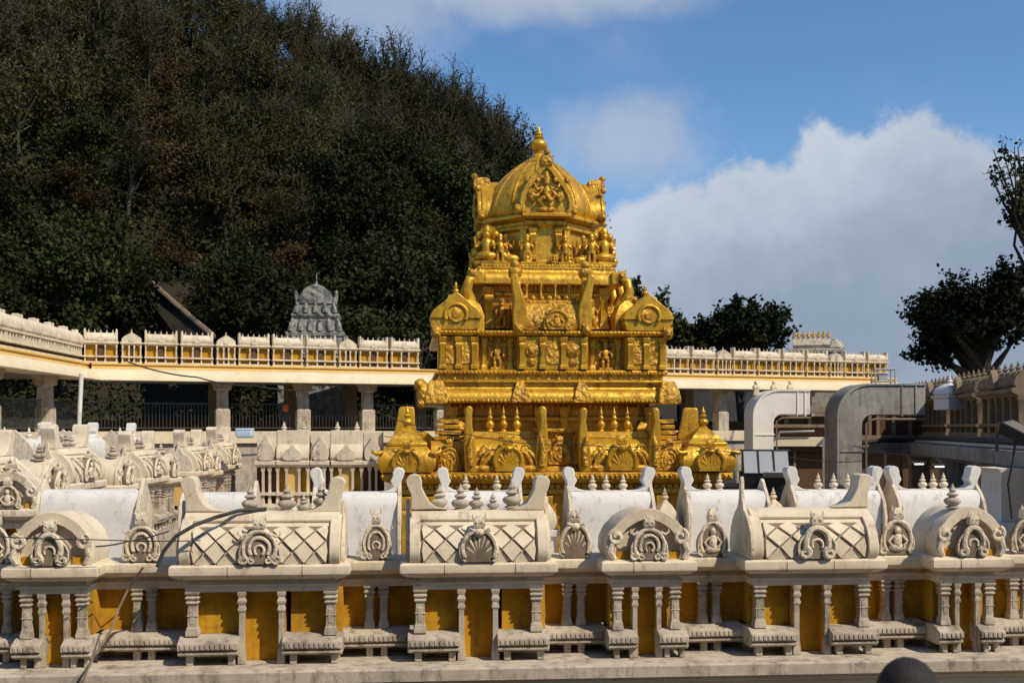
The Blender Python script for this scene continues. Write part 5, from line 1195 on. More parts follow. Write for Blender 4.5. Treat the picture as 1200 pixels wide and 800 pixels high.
# curved concrete frames (rounded inverted L)
def frame(name, loc, rz, wid, hgt, leg_w, arm_h, rad, depth, mat, label):
    t = empty(name, loc, rz); tag(t, label, 'curved frame', 'rounded concrete frames right of the tower')
    outer = [(0, 0)] + [(rad - rad * math.cos(R(a)), hgt - rad + rad * math.sin(R(a))) for a in range(0, 91, 9)] + [(wid, hgt)]
    ri = max(.08, rad * .3)
    inner = [(wid, hgt - arm_h)] + [(leg_w + ri - ri * math.sin(R(a)), hgt - arm_h - ri + ri * math.cos(R(a))) for a in range(0, 91, 15)] + [(leg_w, 0)]
    mb = MB(); mb.ext(outer + inner, 'y', 0, depth); b = mb.build('frame_slab', mat, t, bevel=.03, angle=30)
    for q in (.30, .58):      # joint bands and their bolts
        z = hgt * q; mb = MB(); mb.box(-.03, leg_w + .03, -.03, depth + .03, z, z + .07); jb = mb.build('joint_band', mat, t, bevel=.01)
    for q in (.55, .80):
        x = rad + (wid - rad) * q; mb = MB(); mb.box(x, x + .06, -.03, depth + .03, hgt - arm_h - .03, hgt + .03); mb.build('joint_band', mat, t, bevel=.01)
    mb = MB(); mb.tube([(leg_w + .10, -.05, 0), (leg_w + .10, -.05, hgt - arm_h - .25), (leg_w + .35, -.05, hgt - arm_h - .12), (wid, -.05, hgt - arm_h - .12)], .035, 8); mb.build('pipe', 'dim', t, angle=60)
    o2 = [(x - .07, z + .05) for x, z in outer[:-1]] + [(wid, hgt + .05)]
    mb = MB(); mb.ext([(x, z) for x, z in o2] + [(x + .0, z) for x, z in reversed([(q[0] + .002, q[1] - .002) for q in outer])], 'y', -.05, depth + .05); mb.build('edge_band', mat, t, bevel=0, angle=30)
    return t
p = W(884, 537, 44.0)
frame('curved_frame', (p.x, p.y, 5.2), R(5), 2.3, CZ + 42 / FPX * 44 - 5.2, .80, .95, 1.05, 1.1, 'palerender', 'smaller pale curved frame with a smooth white face, right of the right golden turret')
p = W(983, 600, 33.5)
frame('curved_frame', (p.x, p.y, 4.4), R(5), 2.75, CZ + 49 / FPX * 33.5 - 4.4, .74, .92, 1.0, .95, 'concrete', 'large grey stained concrete curved frame in front of the brown block')
# brown service block behind and between them
t = empty('service_block', (0, 0, 0)); tag(t, 'brown service building with ledges and pipes between the two curved frames', 'building')
a = W(905, 500, 46.8)
mb = MB(); mb.box(a.x, a.x + 9.5, 46.9, 50, 4.5, CZ + .45); mb.build('wall', 'brown', t)
def zz(py, d): return CZ - (py - 500) / FPX * d
for py0, py1, yo, mt in ((476, 484, .55, 'dim'), (497, 501, .35, 'dim'), (512, 523, .6, 'buff'), (523.5, 529, .3, 'brown')):
    mb = MB(); mb.box(a.x - .1, a.x + 9.5, 46.9 - yo, 46.88, zz(py1, 46.3), zz(py0, 46.3)); mb.build('ledge', mt, t, bevel=.015)
for x in (.5, 1.5, 2.5, 3.6, 4.8, 6.0):
    mb = MB(); mb.box(a.x + x, a.x + x + .16, 46.7, 46.89, zz(497, 46.3) + .01, zz(484, 46.3) - .01); mb.build('pilaster', 'dim', t)
for x in (.9, 2.4, 3.5):
    mb = MB(); mb.box(a.x + x, a.x + x + .10, 46.75, 46.88, 4.6, zz(529, 46.3) - .01); mb.build('pilaster', 'dim', t)
mb = MB(); y = 46.15; mb.tube([(a.x + .1, y, zz(512, 46)), (a.x + .15, y, zz(506, 46)), (a.x + 1.6, y, zz(505, 46))], .05, 8); mb.build('pipe', 'steel', t, angle=60)
mb = MB(); mb.tube([(a.x + 2.0, y, zz(590, 46)), (a.x + 2.0, y, zz(514, 46)), (a.x + 2.12, y, zz(511, 46)), (a.x + 4.0, y, zz(511, 46))], .06, 8); mb.build('pipe', 'steel', t, angle=60)
# link building between the big frame and the gallery
t = empty('link_block', (0, 0, 0)); tag(t, 'brown recessed block under the arm of the large grey curved frame', 'building')
a = W(1012, 500, 36.5); b_ = W(1080, 500, 36.5)
mb = MB(); mb.box(a.x, b_.x + .6, 36.6, 39, zz(531, 36.5), zz(478, 36.5)); mb.build('wall', 'brown', t)
for py0, py1, yo in ((510, 516, .3), (519, 531, .75)):
    mb = MB(); mb.box(a.x - .25, b_.x + .5, 36.6 - yo, 36.58, zz(py1, 36.2), zz(py0, 36.2)); mb.build('ledge', 'concrete' if py0 == 519 else 'dim', t, bevel=.015)
for x in (.15, .42, .95, 1.5):
    mb = MB(); mb.box(a.x + x, a.x + x + .1, 36.45, 36.59, zz(510, 36.5) + .01, zz(480, 36.5)); mb.build('pilaster', 'dim', t)
mb = MB(); mb.tube([(a.x - .3, 35.7, zz(519, 36)), (a.x + .6, 35.6, zz(514, 36)), (a.x + 2.4, 35.6, zz(515, 36))], .07, 8); mb.build('pipe', 'cable', t, angle=60)
for i, px in enumerate((886, 907, 926)):
    p = W(px, 459, 44.9); t = empty('parapet_knob', (p.x, p.y, p.z)); mb = MB(); mb.loft([(-.12, .12, -.1, .1, -.15), (-.10, .10, -.1, .1, .12), (-.15, .15, -.12, .12, .17), (-.08, .08, -.08, .08, .3)]); mb.build('post', 'buff', t, bevel=.02)
    mb = MB(); mb.ball((0, 0, .37), .09, 10, 6); mb.build('knob', 'buff', t, angle=60); tag(t, ('leftmost', 'middle', 'rightmost')[i] + ' small post on top of the smaller white curved frame', 'post', 'small posts on the white curved frame')
# antenna-like steel cage on the far roof
p = W(1035, 447, 36.0); t = empty('roof_cage', (p.x, p.y, p.z)); tag(t, 'small pale metal cage on the roof above the large grey curved frame', 'cage')
for i in range(4):
    mb = MB(); mb.ring([-.32, .32, .32, -.32][i], [-.2, -.2, .2, .2][i], [(.025, -.3), (.025, .42)], 6); mb.build('post', 'steel', t)
for z in (.0, .4):
    mb = MB(); mb.tube([(-.34, -.2, z), (.34, -.2, z), (.34, .2, z), (-.34, .2, z), (-.34, -.2, z)], .022, 6); mb.build('hoop', 'steel', t)
mb = MB(); mb.box(-.18, .12, -.1, .1, -.02, .28); mb.build('meter_box', 'steel', t, bevel=.02)

# big floodlight box right of the tower
p = W(897, 557, 25.0); t = empty('floodlight', (p.x, p.y, p.z), R(-8)); tag(t, 'large black floodlight box with a tilted grey slatted glass, right of the tower', 'floodlight')
mb = MB(); mb.ext([(-.34, -.55), (-.42, .05), (-.05, .52), (.30, .55), (.40, -.55)], 'x', -.52, .50); mb.build('housing', 'black', t, bevel=.03)
mb = MB(); mb.ext([(-.455, .08), (-.435, .06), (-.06, .545), (-.09, .565)], 'x', -.50, .48); g = mb.build('glass', 'lamp_glass', t)
for x in (-.18, .16):
    mb = MB(); mb.ext([(-.475, .07), (-.45, .06), (-.07, .565), (-.10, .58)], 'x', x - .02, x + .02); mb.build('mullion', 'black', g)
mb = MB(); mb.ext([(-.44, -.02), (-.50, -.0), (-.74, .10), (-.72, .13), (-.46, .06)], 'x', -.1, .50); mb.build('hood_flap', 'lamp_glass', t, bevel=.008)
mb = MB(); mb.box(-.56, .54, -.10, .32, .555, .59); mb.build('top_plate', 'black', t, bevel=.01)
for sg in (-1, 1):
    mb = MB(); mb.tube([(sg * .55, .1, .1), (sg * .56, .1, -.7), (sg * .2, .1, -.9)], .035, 8); mb.build('bracket_arm', 'iron', t, angle=60)
mb = MB(); mb.ring(0, .1, [(.07, -2.2), (.07, -.85), (.12, -.84), (.12, -.55)], 12); mb.build('post', 'iron', t)
# tilted floodlight at the right edge
p = W(1186, 506, 19.0); t = empty('floodlight', (p.x, p.y, p.z), R(-20)); tag(t, 'small black floodlight tilted on its bracket at the right edge', 'floodlight')
mb = MB(); mb.xf = Matrix.Rotation(R(28), 4, 'Y'); mb.loft([(-.20, .26, -.16, .16, -.12), (-.26, .32, -.2, .2, .06), (-.10, .12, -.10, .10, .20)]); mb.xf = None; mb.build('housing', 'black', t, bevel=.02)
mb = MB(); mb.tube([(-.02, 0, .1), (-.24, 0, -.05), (-.24, 0, -.34)], .028, 8); mb.build('bracket_arm', 'iron', t)
mb = MB(); mb.tube([(.06, 0, -.1), (.02, 0, -.45), (-.06, 0, -.9), (.0, 0, -1.5)], .02, 6); mb.build('lead', 'cable', t)
# fluorescent tubes in the dark opening
for i, (px, py, d) in enumerate(((1077, 543.5, 30.0), (1101, 546.5, 29.0))):
    p = W(px, py, d); t = empty('tube_light', (p.x, p.y, p.z), R(8)); tag(t, ('left' if i == 0 else 'right') + ' of the two lit white tube lights in the dark opening at right', 'tube light', 'lit tube lights under the right gallery')
    mb = MB(); mb.box(-.18, .18, -.05, .05, .03, .07); mb.build('fitting', 'steel', t)
    mb = MB(); mb.tube([(-.13, 0, 0), (.13, 0, 0)], .020, 8); mb.build('lamp', 'tube', t)

# ------------------------------------------------------------------ grey carved gateway tower behind the rear cloister, and the far gate roof
p = W(371, 395, 54.0); t = empty('stone_gateway', (p.x, p.y, 0), R(6)); tag(t, 'grey carved stone gateway tower rising behind the rear cloister', 'gateway tower')
zb = 10.4
mb = MB(); mb.loft([(-1.75, 1.75, -1.2, 1.2, 0), (-1.75, 1.75, -1.2, 1.2, zb + .9)]); mb.build('shaft', 'stone', t)
tiers = ((zb + .9, zb + 2.05, 1.68, 1.3, 1.32), (zb + 2.05, zb + 2.95, 1.30, 1.08, 1.0), (zb + 2.95, zb + 3.65, 1.06, .88, .82))
for i, (z0, z1, w0, w1, dp) in enumerate(tiers):
    mb = MB(); mb.loft([(-w0 - .1, w0 + .1, -dp - .1, dp + .1, z0), (-w0 - .1, w0 + .1, -dp - .1, dp + .1, z0 + .12), (-w0, w0, -dp, dp, z0 + .16), (-w1, w1, -dp * .8, dp * .8, z1 - .1), (-w1 - .08, w1 + .08, -dp * .8 - .08, dp * .8 + .08, z1 - .06), (-w1 - .08, w1 + .08, -dp * .8 - .08, dp * .8 + .08, z1)]); ti = mb.build('tier', 'stone', t, bevel=.02, angle=25)
    n = 7 - i
    for k in range(n):
        q = (k / (n - 1) - .5) * 2; mb = MB(); xx = q * (w0 - .12); mb.tube([(xx, -dp - .02, z0 + .16), (xx * .95, -dp * .93 - .04, z0 + .16 + (z1 - z0) * .4), (xx * .9, -dp * .86, z1 - .12)], [.15, .12, .06], 7); mb.ball((xx * .93, -dp * .9 - .06, z0 + .2 + (z1 - z0) * .5), .09, 7, 5, .3, k); mb.build('figure', 'stone', ti, angle=60)
z0 = zb + 3.65
pr = [(-.72, z0), (-.80, z0 + .2), (-.66, z0 + .5), (-.36, z0 + .78), (0, z0 + .92), (.36, z0 + .78), (.66, z0 + .5), (.80, z0 + .2), (.72, z0)]
mb = MB(); mb.ext([(a * 1.05, q) for a, q in pr], 'y', -.55, .55); mb.build('barrel_roof', 'stone', t, bevel=.03, angle=50)
for sg in (-1, 1):
    mb = MB(); mb.tube([(sg * .86, -.3, z0 - .05), (sg * .95, -.3, z0 + .3), (sg * 1.0, -.3, z0 + .62)], [.13, .12, .05], 7); mb.build('corner_horn', 'stone', t)
mb = MB(); mb.ring(0, 0, [(.05, z0 + .9), (.07, z0 + 1.0), (.02, z0 + 1.1), (.015, z0 + 1.5)], 8); mb.build('finial', 'stone', t)
p = W(958, 412, 66.0); t = empty('gate_roof', (p.x, p.y, 0), R(-14)); tag(t, 'pale vaulted gate roof with a row of golden finials beyond the right cloister', 'gate tower')
k = 66.0 / FPX; zb = p.z
mb = MB(); mb.box(-30 * k, 24 * k, 0, 30 * k, 0, zb - 1 * k); mb.build('shaft', 'cream2', t)
mb = MB(); mb.loft([(-33 * k, 30 * k, -3 * k, 33 * k, zb - 1 * k), (-33 * k, 30 * k, -3 * k, 33 * k, zb + 3 * k), (-30 * k, 26 * k, 0, 30 * k, zb + 4 * k)]); mb.build('tier', 'cream2', t, bevel=.03)
pr = [(2 * k, zb + 4 * k), (0, zb + 8 * k), (4 * k, zb + 13 * k), (12 * k, zb + 16 * k), (20 * k, zb + 13 * k), (24 * k, zb + 8 * k), (22 * k, zb + 4 * k)]
mb = MB(); mb.ext(pr, 'x', -28 * k, 14 * k); mb.build('barrel_roof', 'cream2', t, angle=50)
mb = MB(); mb.ring(20 * k, 10 * k, [(13 * k, zb + 4 * k), (13 * k, zb + 6 * k), (11 * k, zb + 6.5 * k), (10 * k, zb + 9 * k), (8 * k, zb + 9.5 * k), (7 * k, zb + 12 * k), (4 * k, zb + 13 * k), (3 * k, zb + 15 * k), (.5 * k, zb + 15.5 * k)], 8, .3); mb.build('end_dome', 'cream2', t, angle=30)
mb = MB(); mb.box(-28 * k, 14 * k, 11 * k, 13 * k, zb + 19.5 * k, zb + 21 * k); mb.build('finial_rail', 'gold_dark', t)
for i in range(8):
    mb = MB(); kalasam(mb, (-27 + i * 5.7) * k, 12 * k, zb + 15.5 * k, 12 * k, .55, 8); mb.build('finial', 'gold', t)
# ------------------------------------------------------------------ GROUND AND HILL
mb = MB(); mb.add([(-1500, -300, 0), (1500, -300, 0), (1500, 2500, 0), (-1500, 2500, 0)], [(0, 1, 2, 3)]); g = mb.build('ground', 'floor', angle=0); tag(g, 'paved temple ground', kind='structure')
HX = [(-140, 78), (-95, 70), (-58, 52), (-40, 44), (-30, 39), (-21, 35), (-14, 30.5), (-8, 28.5), (-4, 26.6), (0, 24), (2, 20.5), (8, 12.0), (14, 6.5), (33, 3.0), (60, 1), (200, 0)]
def ridge(x):
    if x <= HX[0][0]: return HX[0][1]
    for (a, p), (b, q) in zip(HX, HX[1:]):
        if a <= x <= b: t = (x - a) / (b - a); t = t * t * (3 - 2 * t) * .35 + t * .65; return p + (q - p) * t
    return 0
def hill_h(x, y):
    foot = 61 - max(0, min(14, (-x - 20) * .5)); top = 118
    t = max(0, min(1, (y - foot) / (top - foot)))
    f = t ** .85 if y < top else max(0, 1 - ((y - top) / 120) ** 2 * .9)
    n = mnoise.fractal(Vector((x * .035, y * .035, 3.1)), 1.0, 2.0, 4) * 3.2 * min(1, t * 3)
    kx = x * (118.0 / max(60, min(y, 130)))          # keep the outline along the lines of sight soft
    kx = .5 * kx + .5 * x
    return 5.2 + (ridge(kx) + 2.8) * f * (1 if t > 0 else 0) + n
mb = MB(); nx, ny = 110, 70; vs = []; fs = []
for j in range(ny + 1):
    y = 48 + 190 * (j / ny) ** 1.3
    for i in range(nx + 1):
        x = -150 + 290 * i / nx; vs.append((x, y, hill_h(x, y)))
for j in range(ny):
    for i in range(nx): b = j * (nx + 1) + i; fs.append((b, b + 1, b + nx + 2, b + nx + 1))
mb.add(vs, fs); hill = mb.build('hill', 'earth', angle=180); tag(hill, 'steep dark wooded hillside behind the temple', kind='structure')

# ------------------------------------------------------------------ TREES
def leafquad(vs, fs, c, size, rg, droop=0.0):
    d = Vector((rg.gauss(0, 1), rg.gauss(0, 1), rg.gauss(0, .7) - droop)).normalized(); n = d.orthogonal().normalized()
    n = Matrix.Rotation(rg.random() * 6.283, 3, d) @ n; w = d.cross(n)
    L_ = size * (.7 + rg.random() * .7); wd = L_ * (.28 + rg.random() * .16); b = len(vs)
    vs += [c, c + d * L_ * .5 + w * wd + n * L_ * .08, c + d * L_, c + d * L_ * .5 - w * wd + n * L_ * .08]; fs.append((b, b + 1, b + 2, b + 3))
def grow(name, seed, blobs, trunk_h, r0, limbs, twigs, leaves, lsize, leaf, bark, lean=(0, 0), droop=.2, thin=.018, tuft=.45):
    """tapered trunk, limbs reaching into the crown's lobes, leaves gathered in clumps at the twig ends"""
    rg = random.Random(seed); root = empty(name)
    wood = MB(); vs = []; fs = []
    base = Vector((0, 0, -.6)); top = Vector((lean[0], lean[1], trunk_h))
    tp = [base + (top - base) * k + Vector((math.sin(k * 5 + seed) * .03, math.cos(k * 4 + seed) * .03, 0)) * trunk_h for k in (0, .25, .5, .75, 1)]
    wood.tube(tp, [r0 * 1.25, r0, r0 * .88, r0 * .78, r0 * .62], 8)
    tot = sum(b[6] for b in blobs)
    for i in range(limbs):
        pick = rg.random() * tot
        for b in blobs:
            pick -= b[6]
            if pick <= 0: break
        while True:
            q = Vector((rg.uniform(-1, 1), rg.uniform(-1, 1), rg.uniform(-1, 1)))
            if .35 < q.length < 1: break
        end = Vector((b[0] + q.x * b[3], b[1] + q.y * b[4], b[2] + q.z * b[5]))
        st = tp[2] + (tp[4] - tp[2]) * min(1, .1 + rg.random() * 1.0)
        mid_ = st.lerp(end, .5) + Vector((rg.uniform(-.1, .1), rg.uniform(-.1, .1), rg.uniform(-.02, .16))) * (end - st).length
        pts = [st, st.lerp(mid_, .6) + Vector((0, 0, .02)) * (end - st).length, mid_, mid_.lerp(end, .6), end]
        rr = r0 * (.30 + .2 * rg.random())
        wood.tube(pts, [rr, rr * .75, rr * .5, rr * .3, thin], 5)
        for k in range(twigs):
            u = .35 + .65 * rg.random(); s0 = mid_.lerp(end, max(0, (u - .35) / .65))
            ln = (b[3] + b[5]) * .5 * (.22 + .38 * rg.random())
            dv = ((s0 - tp[3]).normalized() * .7 + Vector((rg.gauss(0, .6), rg.gauss(0, .6), rg.gauss(.25, .5)))).normalized()
            e = s0 + dv * ln
            m2_ = s0.lerp(e, .5) + Vector((rg.gauss(0, .06), rg.gauss(0, .06), rg.gauss(.05, .06))) * ln
            wood.tube([s0, m2_, e], [thin * 1.5, thin, thin * .5], 3, False)
            for _ in range(leaves):
                t_ = .25 + rg.random() * .85; c = (s0.lerp(m2_, min(1, t_ * 2)) if t_ < .5 else m2_.lerp(e, min(1.1, t_ * 2 - 1))) + Vector((rg.gauss(0, tuft), rg.gauss(0, tuft), rg.gauss(0, tuft * .8))) * .5
                leafquad(vs, fs, c, lsize, rg, droop)
    wood.build('trunk', bark, root, angle=60)
    lm = MB(); lm.v = vs; lm.f = fs; lm.build('crown', leaf, root, angle=0)
    return root
def hb(h, r, n, seed):
    rg = random.Random(seed); out = [(0, 0, h * .60, r, r, h * .38, 1.5)]
    for i in range(n):
        a = rg.random() * 6.283; q = r * (.45 + .4 * rg.random()); out.append((math.cos(a) * q, math.sin(a) * q, h * (.28 + .55 * rg.random()), r * .5, r * .5, h * .17, .6))
    return out
protos = {
 'dense': [grow('hill_tree', 11, hb(7.5, 3.2, 5, 1), 4.2, .2, 28, 9, 36, .23, 'leaf_dark', 'bark', tuft=.62), grow('hill_tree', 12, hb(8.5, 3.0, 6, 2), 5.0, .2, 28, 9, 36, .22, 'leaf_dark', 'bark', tuft=.6)],
 'olive': [grow('hill_tree', 21, hb(8.0, 2.8, 5, 3), 4.0, .15, 34, 10, 13, .19, 'leaf_olive', 'twig', tuft=.5), grow('hill_tree', 22, hb(9.0, 2.6, 5, 4), 4.6, .15, 34, 10, 13, .19, 'leaf_olive', 'twig', tuft=.5)],
 'bare': [grow('hill_tree', 31, hb(8.5, 2.6, 5, 5), 3.0, .12, 48, 16, 4, .15, 'leaf_olive', 'twig', tuft=.3, thin=.022), grow('hill_tree', 32, hb(9.5, 2.4, 4, 6), 3.4, .12, 48, 16, 4, .15, 'leaf_dry', 'twig', tuft=.3, thin=.022)],
 'dry': [grow('hill_tree', 41, hb(5.0, 2.8, 5, 7), 2.2, .13, 26, 10, 18, .19, 'leaf_dry', 'twig', tuft=.6)],
}
HL = {'dense': ('dense dark green tree on the shaded wooded hillside', 'dense dark trees on the hillside'), 'olive': ('thin crowned olive green tree on the upper hillside', 'olive trees on the hillside'),
      'bare': ('nearly bare twiggy tree on the skyline of the hill', 'bare twiggy trees on the hill skyline'), 'dry': ('low dry brown tree on the bare earth slope at upper left', 'dry brown trees on the earth slope')}
rg = random.Random(5)
spots = []; usedp = set()
def px_of(x, y, z): return 600 + x / y * FPX, 500 - (z - CZ) / y * FPX
def put(kind, x, y, sc=1.0, z=None):
    i = rg.randrange(len(protos[kind])); p = protos[kind][i]
    t = p if (kind, i) not in usedp else copy_tree(p)
    usedp.add((kind, i))
    t.location = (x, y, hill_h(x, y) - .2 if z is None else z); t.rotation_euler = (0, 0, rg.random() * 6.283)
    s = sc * (.8 + .45 * rg.random()); t.scale = (s, s, s * (.9 + .25 * rg.random()))
    tag(t, HL[kind][0], 'tree', HL[kind][1]); return t
tries = 0
while len(spots) < 235 and tries < 30000:
    tries += 1
    y = 60 + 62 * rg.random() ** .85; x = rg.uniform(-.55, .32) * y
    z = hill_h(x, y); px, py = px_of(x, y, z + 3)
    if px < -60 or px > 680 or py < -75 or z < 7.0: continue
    if 150 < px < 250 and py > 300 and y < 74: continue            # the bare chute
    md = 3.9 if py > 190 else 3.5
    if any((x - a) ** 2 + (y - b) ** 2 < md * md for a, b in spots): continue
    spots.append((x, y))
    n = mnoise.noise(Vector((x * .05, y * .05, 0)))
    up = (y - 60) / 62
    if px < 330 and 60 < py < 330 and rg.random() < (.55 if n > 0 else .25) * (1 if px < 250 else .6): k = 'dry'
    elif up > .55 or py < 110: k = 'bare' if rg.random() < .66 else 'olive'
    elif up > .26 and n > -.2: k = 'olive' if rg.random() < .72 else 'dense'
    else: k = 'dense'
    if px > 655: k = 'dense' if k != 'bare' else 'olive'
    put(k, x, y, 1.0 if k != 'dry' else .9)
for i in range(26):                                                # skyline fringe
    px = 350 + i * 11.5 + rg.uniform(-4, 4); y = 117 + rg.uniform(-3, 3); x = (px - 600) / FPX * y
    put('bare' if rg.random() < .9 else 'olive', x, y, 1.0)

# undergrowth nobody could count
rg = random.Random(9); vs = []; fs = []; vs2 = []; fs2 = []
for i in range(8200):
    y = 57 + 64 * rg.random(); x = rg.uniform(-.54, .16) * y; z = hill_h(x, y); px, py = px_of(x, y, z)
    if px < -40 or px > 720 or py < -60 or z < 6.2: continue
    if 160 < px < 245 and py > 318 and y < 74: continue
    nn = mnoise.noise(Vector((x * .09, y * .09, 5)))
    if nn < -.45: continue
    V_, F_ = (vs, fs) if nn + (y - 90) * .02 < .15 else (vs2, fs2)
    for k in range(20):
        leafquad(V_, F_, Vector((x + rg.gauss(0, .7), y + rg.gauss(0, .7), z + abs(rg.gauss(0, .7)))), .30, rg, .1)
lm = MB(); lm.v = vs; lm.f = fs; u = lm.build('undergrowth', 'leaf_dark', angle=0); tag(u, 'dark tangled undergrowth covering the hillside', kind='stuff')

lm = MB(); lm.v = vs2; lm.f = fs2; u = lm.build('undergrowth', 'leaf_olive', angle=0); tag(u, 'olive brown scrub covering the upper hillside', kind='stuff')

# stone chute running down the hillside at the left
a = W(166, 322, 71); b = W(238, 392, 60)
t = empty('stone_chute', (0, 0, 0)); tag(t, 'brown sloping retaining wall running down the hillside above the left cloister', 'retaining wall')
d = (b - a); side = Vector((-d.y, d.x, 0)).normalized() * .0
mb = MB(); q = [a + Vector((0, 0, 0)), b + Vector((.6, 0, -.2)), b + Vector((-.9, 0, -.9)), a + Vector((-.3, 0, -.5))]
bk = [p + Vector((0, .9, -1.2)) for p in q]
mb.add(q + bk, [(0, 1, 2, 3)[::-1], (4, 5, 6, 7), (0, 1, 5, 4), (1, 2, 6, 5), (2, 3, 7, 6), (3, 0, 4, 7)]); mb.build('slope_slab', 'earth', t)
mb = MB(); mb.tube([q[0] + Vector((0, -.15, .1)), q[0].lerp(q[1], .5) + Vector((0, -.15, .05)), q[1] + Vector((0, -.15, .1))], .16, 6); mb.build('kerb', 'dim', t)

# trees beyond the cloister on the right
def real_tree(name, px, pyb, d, blobs_px, label, group=None, **kw):
    """blobs given as photo positions (px, py, rx, ry, weight) at distance d"""
    k = d / FPX; base = W(px, pyb, d); zb = kw.pop('ground', 5.0)
    bl = [((bx - px) * k, kw.get('dy', 0), CZ - (by - 500) * k - zb, rx * k, (rx + ry) * .5 * k, ry * k, w) for bx, by, rx, ry, w in blobs_px]
    kw.pop('dy', None)
    top = kw.pop('top'); t = grow(name, blobs=bl, trunk_h=CZ - (top - 500) * k - zb, **kw); t.location = (base.x, d, zb); tag(t, label, 'tree', group); return t
GR = 'trees beyond the right cloister'
real_tree('leafy_tree', 868, 470, 70, [(868, 384, 46, 20, 2), (890, 376, 36, 20, 1.2), (838, 392, 30, 18, 1), (912, 380, 22, 14, .5), (862, 362, 8, 14, .25), (893, 362, 8, 14, .25), (880, 358, 6, 12, .2)], 'broad dark leafy tree above the right cloister, its tips spiky against the cloud', GR, seed=51, top=412, r0=.28, limbs=64, twigs=11, leaves=19, lsize=.27, leaf='leaf_big', bark='bark', tuft=.30, droop=-.35)
real_tree('leafy_tree', 800, 470, 74, [(795, 388, 30, 24, 2), (815, 396, 24, 18, 1), (778, 384, 18, 18, .8)], 'rounded green tree between the golden tower and the broad dark tree', GR, seed=52, top=415, r0=.25, limbs=44, twigs=10, leaves=20, lsize=.27, leaf='leaf_dark', bark='bark', tuft=.34, droop=-.2)
real_tree('leafy_tree', 752, 470, 64, [(750, 358, 18, 22, 1.0), (772, 344, 16, 9, .4), (745, 334, 9, 10, .3), (740, 390, 18, 18, 1.2)], 'loose thin tree close behind the right side of the golden tower', GR, seed=53, top=372, r0=.16, limbs=30, twigs=8, leaves=8, lsize=.24, leaf='leaf_dark', bark='bark', tuft=.24, droop=-.2)
real_tree('broad_tree', 1150, 560, 50, [(1130, 376, 60, 40, 2.2), (1180, 356, 46, 36, 1.6), (1092, 372, 30, 32, 1.0), (1080, 405, 20, 18, .5), (1198, 315, 26, 30, .6)], 'broad dark tree behind the right gallery, lower crown at the right edge', seed=54, top=372, r0=.42, limbs=84, twigs=12, leaves=22, lsize=.20, leaf='leaf_big', bark='bark', tuft=.30)
real_tree('overhanging_tree', 1236, 560, 46, [(1180, 243, 34, 9, .5), (1172, 197, 30, 8, .5), (1192, 172, 34, 12, .8), (1212, 215, 22, 24, .8), (1225, 265, 26, 26, .8)], 'sparse ragged branches hanging in from the upper right edge over the cloud', seed=57, top=300, r0=.30, limbs=30, twigs=8, leaves=5, lsize=.19, leaf='leaf_big', bark='bark', tuft=.22, lean=(-.6, 0))

# ------------------------------------------------------------------ CABLES
def cable(pts, r, label, sag=0.0, mat='cable'):
    P = [W(*p) for p in pts]; out = []
    for a_, b_ in zip(P, P[1:]):
        for k in range(8):
            u = k / 8; q = a_.lerp(b_, u); q.z -= sag * 4 * u * (1 - u); out.append(q)
    out.append(P[-1]); o0 = out[0].copy()
    mb = MB(); mb.tube([q - o0 for q in out], r, 6); o = mb.build('cable', mat, angle=60); o.location = o0; tag(o, label, 'cable'); return o
cable([(-20, 627, 11.2), (112, 632, 11.3), (235, 633, 11.5)], .006, 'thin dark wire crossing the leftmost arched shrine', .01)
cable([(112, 640, 11.0), (150, 634, 11.2), (198, 622, 11.5)], .008, 'thin black wire rising to the hose draped shrine', .01)
cable([(184, 664, 11.15), (192, 645, 11.2), (206, 628, 11.25), (228, 615, 11.35), (252, 606, 11.55), (280, 598, 11.8), (312, 596, 11.95)], .022, 'thick dark hose curling over the left end of the broad lattice shrine')
cable([(97, 812, 11.0), (100, 790, 11.05), (109, 770, 11.1), (121, 752, 11.15), (130, 738, 11.35), (138, 715, 11.5), (150, 690, 11.55), (168, 664, 11.45)], .013, 'stout grey brown cable hanging down in front of the leftmost arched shrine', 0, 'dim')
cable([(440, 482, 31), (545, 508, 31), (680, 520, 31), (800, 518, 31), (905, 530, 31), (1010, 540, 31)], .012, 'thin wire strung across the golden tower to the curved frames', .12)
cable([(150, 424, 42.5), (232, 442, 43), (300, 452, 44), (370, 456, 45)], .03, 'dark cable slung along the eave of the rear cloister', .1)
cable([(560, 0 + 503, 31.5), (640, 512, 31.5)], .008, 'short thin wire stub across the platform of the golden tower', .03)
cable([(430, 507, 36), (560, 520, 36)], .012, 'grey wire running from the third cloister column to the golden tower', .1)
cable([(1000, 522, 30), (1090, 535, 26), (1215, 548, 22)], .014, 'dark wire hanging under the concrete beam at the right', .06)

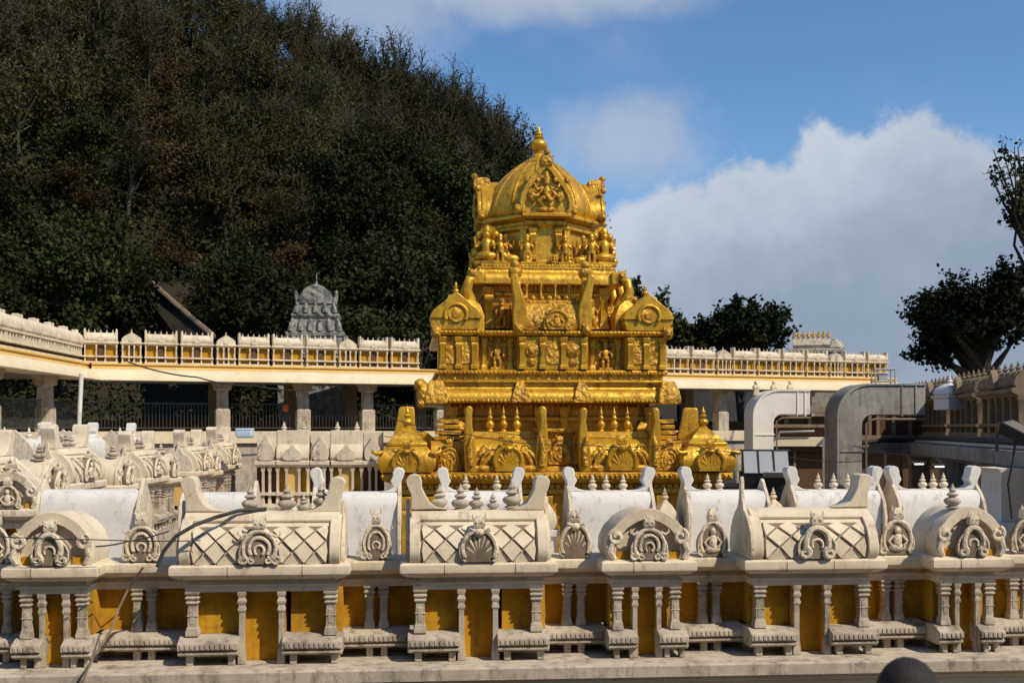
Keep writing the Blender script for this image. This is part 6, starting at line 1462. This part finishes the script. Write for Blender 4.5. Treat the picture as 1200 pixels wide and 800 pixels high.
# ------------------------------------------------------------------ PERSON in front of the parapet, only the crown of the head in the picture
d = 3.35; p = W(1066, 771, d); zf = 5.6
hl = empty('entrance_hall', (0, -9.5, 0)); tag(hl, 'unseen brown block added behind the viewing terrace to cut sky fill', 'hall')  # added out of view to keep sky fill off the fronts and deepen shadows
mb = MB(); mb.box(-30, 30, -6, 0, 0, 16.5); mb.build('wall', 'brown', hl)
mb = MB(); mb.loft([(-30.2, 30.2, -6.2, .3, 16.501), (-30.6, 30.6, -6.6, .8, 16.8), (-30.6, 30.6, -6.6, .8, 17.1)]); mb.build('cornice', 'dim', hl)
pt = empty('viewing_terrace', (0, 0, 0)); tag(pt, 'plain concrete terrace in front of the parapet, below the picture', kind='structure')
mb = MB(); mb.box(-9, 9, -6, 8.2, zf - .3, zf); o = mb.build('terrace_floor', 'concrete', pt)
def person(loc, H):
    t = empty('person', loc, 0); tag(t, 'dark haired person in front of the parapet, only the crown of the head showing', 'person')
    k = H / 1.66
    V = [(0, 0, .92), (0, .01, 1.12), (0, 0, 1.30), (0, .0, 1.40), (0, .015, 1.46), (0, .03, 1.56),
         (-.10, 0, .88), (-.11, .02, .48), (-.11, -.02, .08), (-.12, .10, .04), (.10, 0, .88), (.11, .02, .48), (.11, -.02, .08), (.12, .10, .04),
         (-.18, 0, 1.36), (-.24, -.02, 1.10), (-.25, .06, .86), (-.25, .10, .76), (.18, 0, 1.36), (.24, -.02, 1.10), (.25, .06, .86), (.25, .10, .76)]
    E = [(0, 1), (1, 2), (2, 3), (3, 4), (4, 5), (0, 6), (6, 7), (7, 8), (8, 9), (0, 10), (10, 11), (11, 12), (12, 13), (3, 14), (14, 15), (15, 16), (16, 17), (3, 18), (18, 19), (19, 20), (20, 21)]
    RR = [.14, .13, .15, .10, .06, .095, .09, .06, .045, .035, .09, .06, .045, .035, .065, .045, .035, .03, .065, .045, .035, .03]
    me = bpy.data.meshes.new('body'); me.from_pydata([tuple(c * k for c in v) for v in V], E, []); me.materials.append(M['skin'])
    o = bpy.data.objects.new('body', me); COL.objects.link(o); o.parent = t
    o.modifiers.new('skin', 'SKIN')
    if not me.skin_vertices: me.skin_vertices.new()
    for i, r_ in enumerate(RR): me.skin_vertices[0].data[i].radius = (r_ * k, r_ * k * .85)
    me.skin_vertices[0].data[0].use_root = True
    s = o.modifiers.new('sub', 'SUBSURF'); s.levels = 2; s.render_levels = 2
    hz = 1.56 * k
    mb = MB(); mb.ball((0, .01, hz + .018), (.095, .112, .118), 24, 16, .02, 2); mb.ball((0, -.035, hz - .02), (.09, .085, .10), 18, 12, .03, 3); h = mb.build('hair', 'hair', t, angle=180)
    mb = MB(); mb.ring(0, 0, [(.17, .84 * k), (.165, 1.0 * k), (.18, 1.2 * k), (.20, 1.33 * k), (.13, 1.40 * k), (.075, 1.43 * k)], 20, 0, .66); mb.build('shirt', 'shirt', t, angle=60)
    mb = MB(); mb.ring(0, 0, [(.165, .80 * k), (.17, .90 * k), (.16, .93 * k)], 20, 0, .68)
    for sg in (-1, 1): mb.tube([(sg * .09, 0, .86 * k), (sg * .11, .02, .48 * k), (sg * .11, -.01, .09 * k)], [.105, .085, .075], 14)
    mb.build('trousers', 'trousers', t, angle=60)
    for sg in (-1, 1):
        mb = MB(); mb.ball((sg * .093, .01, hz - .03), (.014, .026, .034), 10, 7); mb.build('ear', 'skin', t, angle=180)
    return t
person((p.x, p.y, zf), (p.z - .135 - zf) * 1.66 / 1.56)
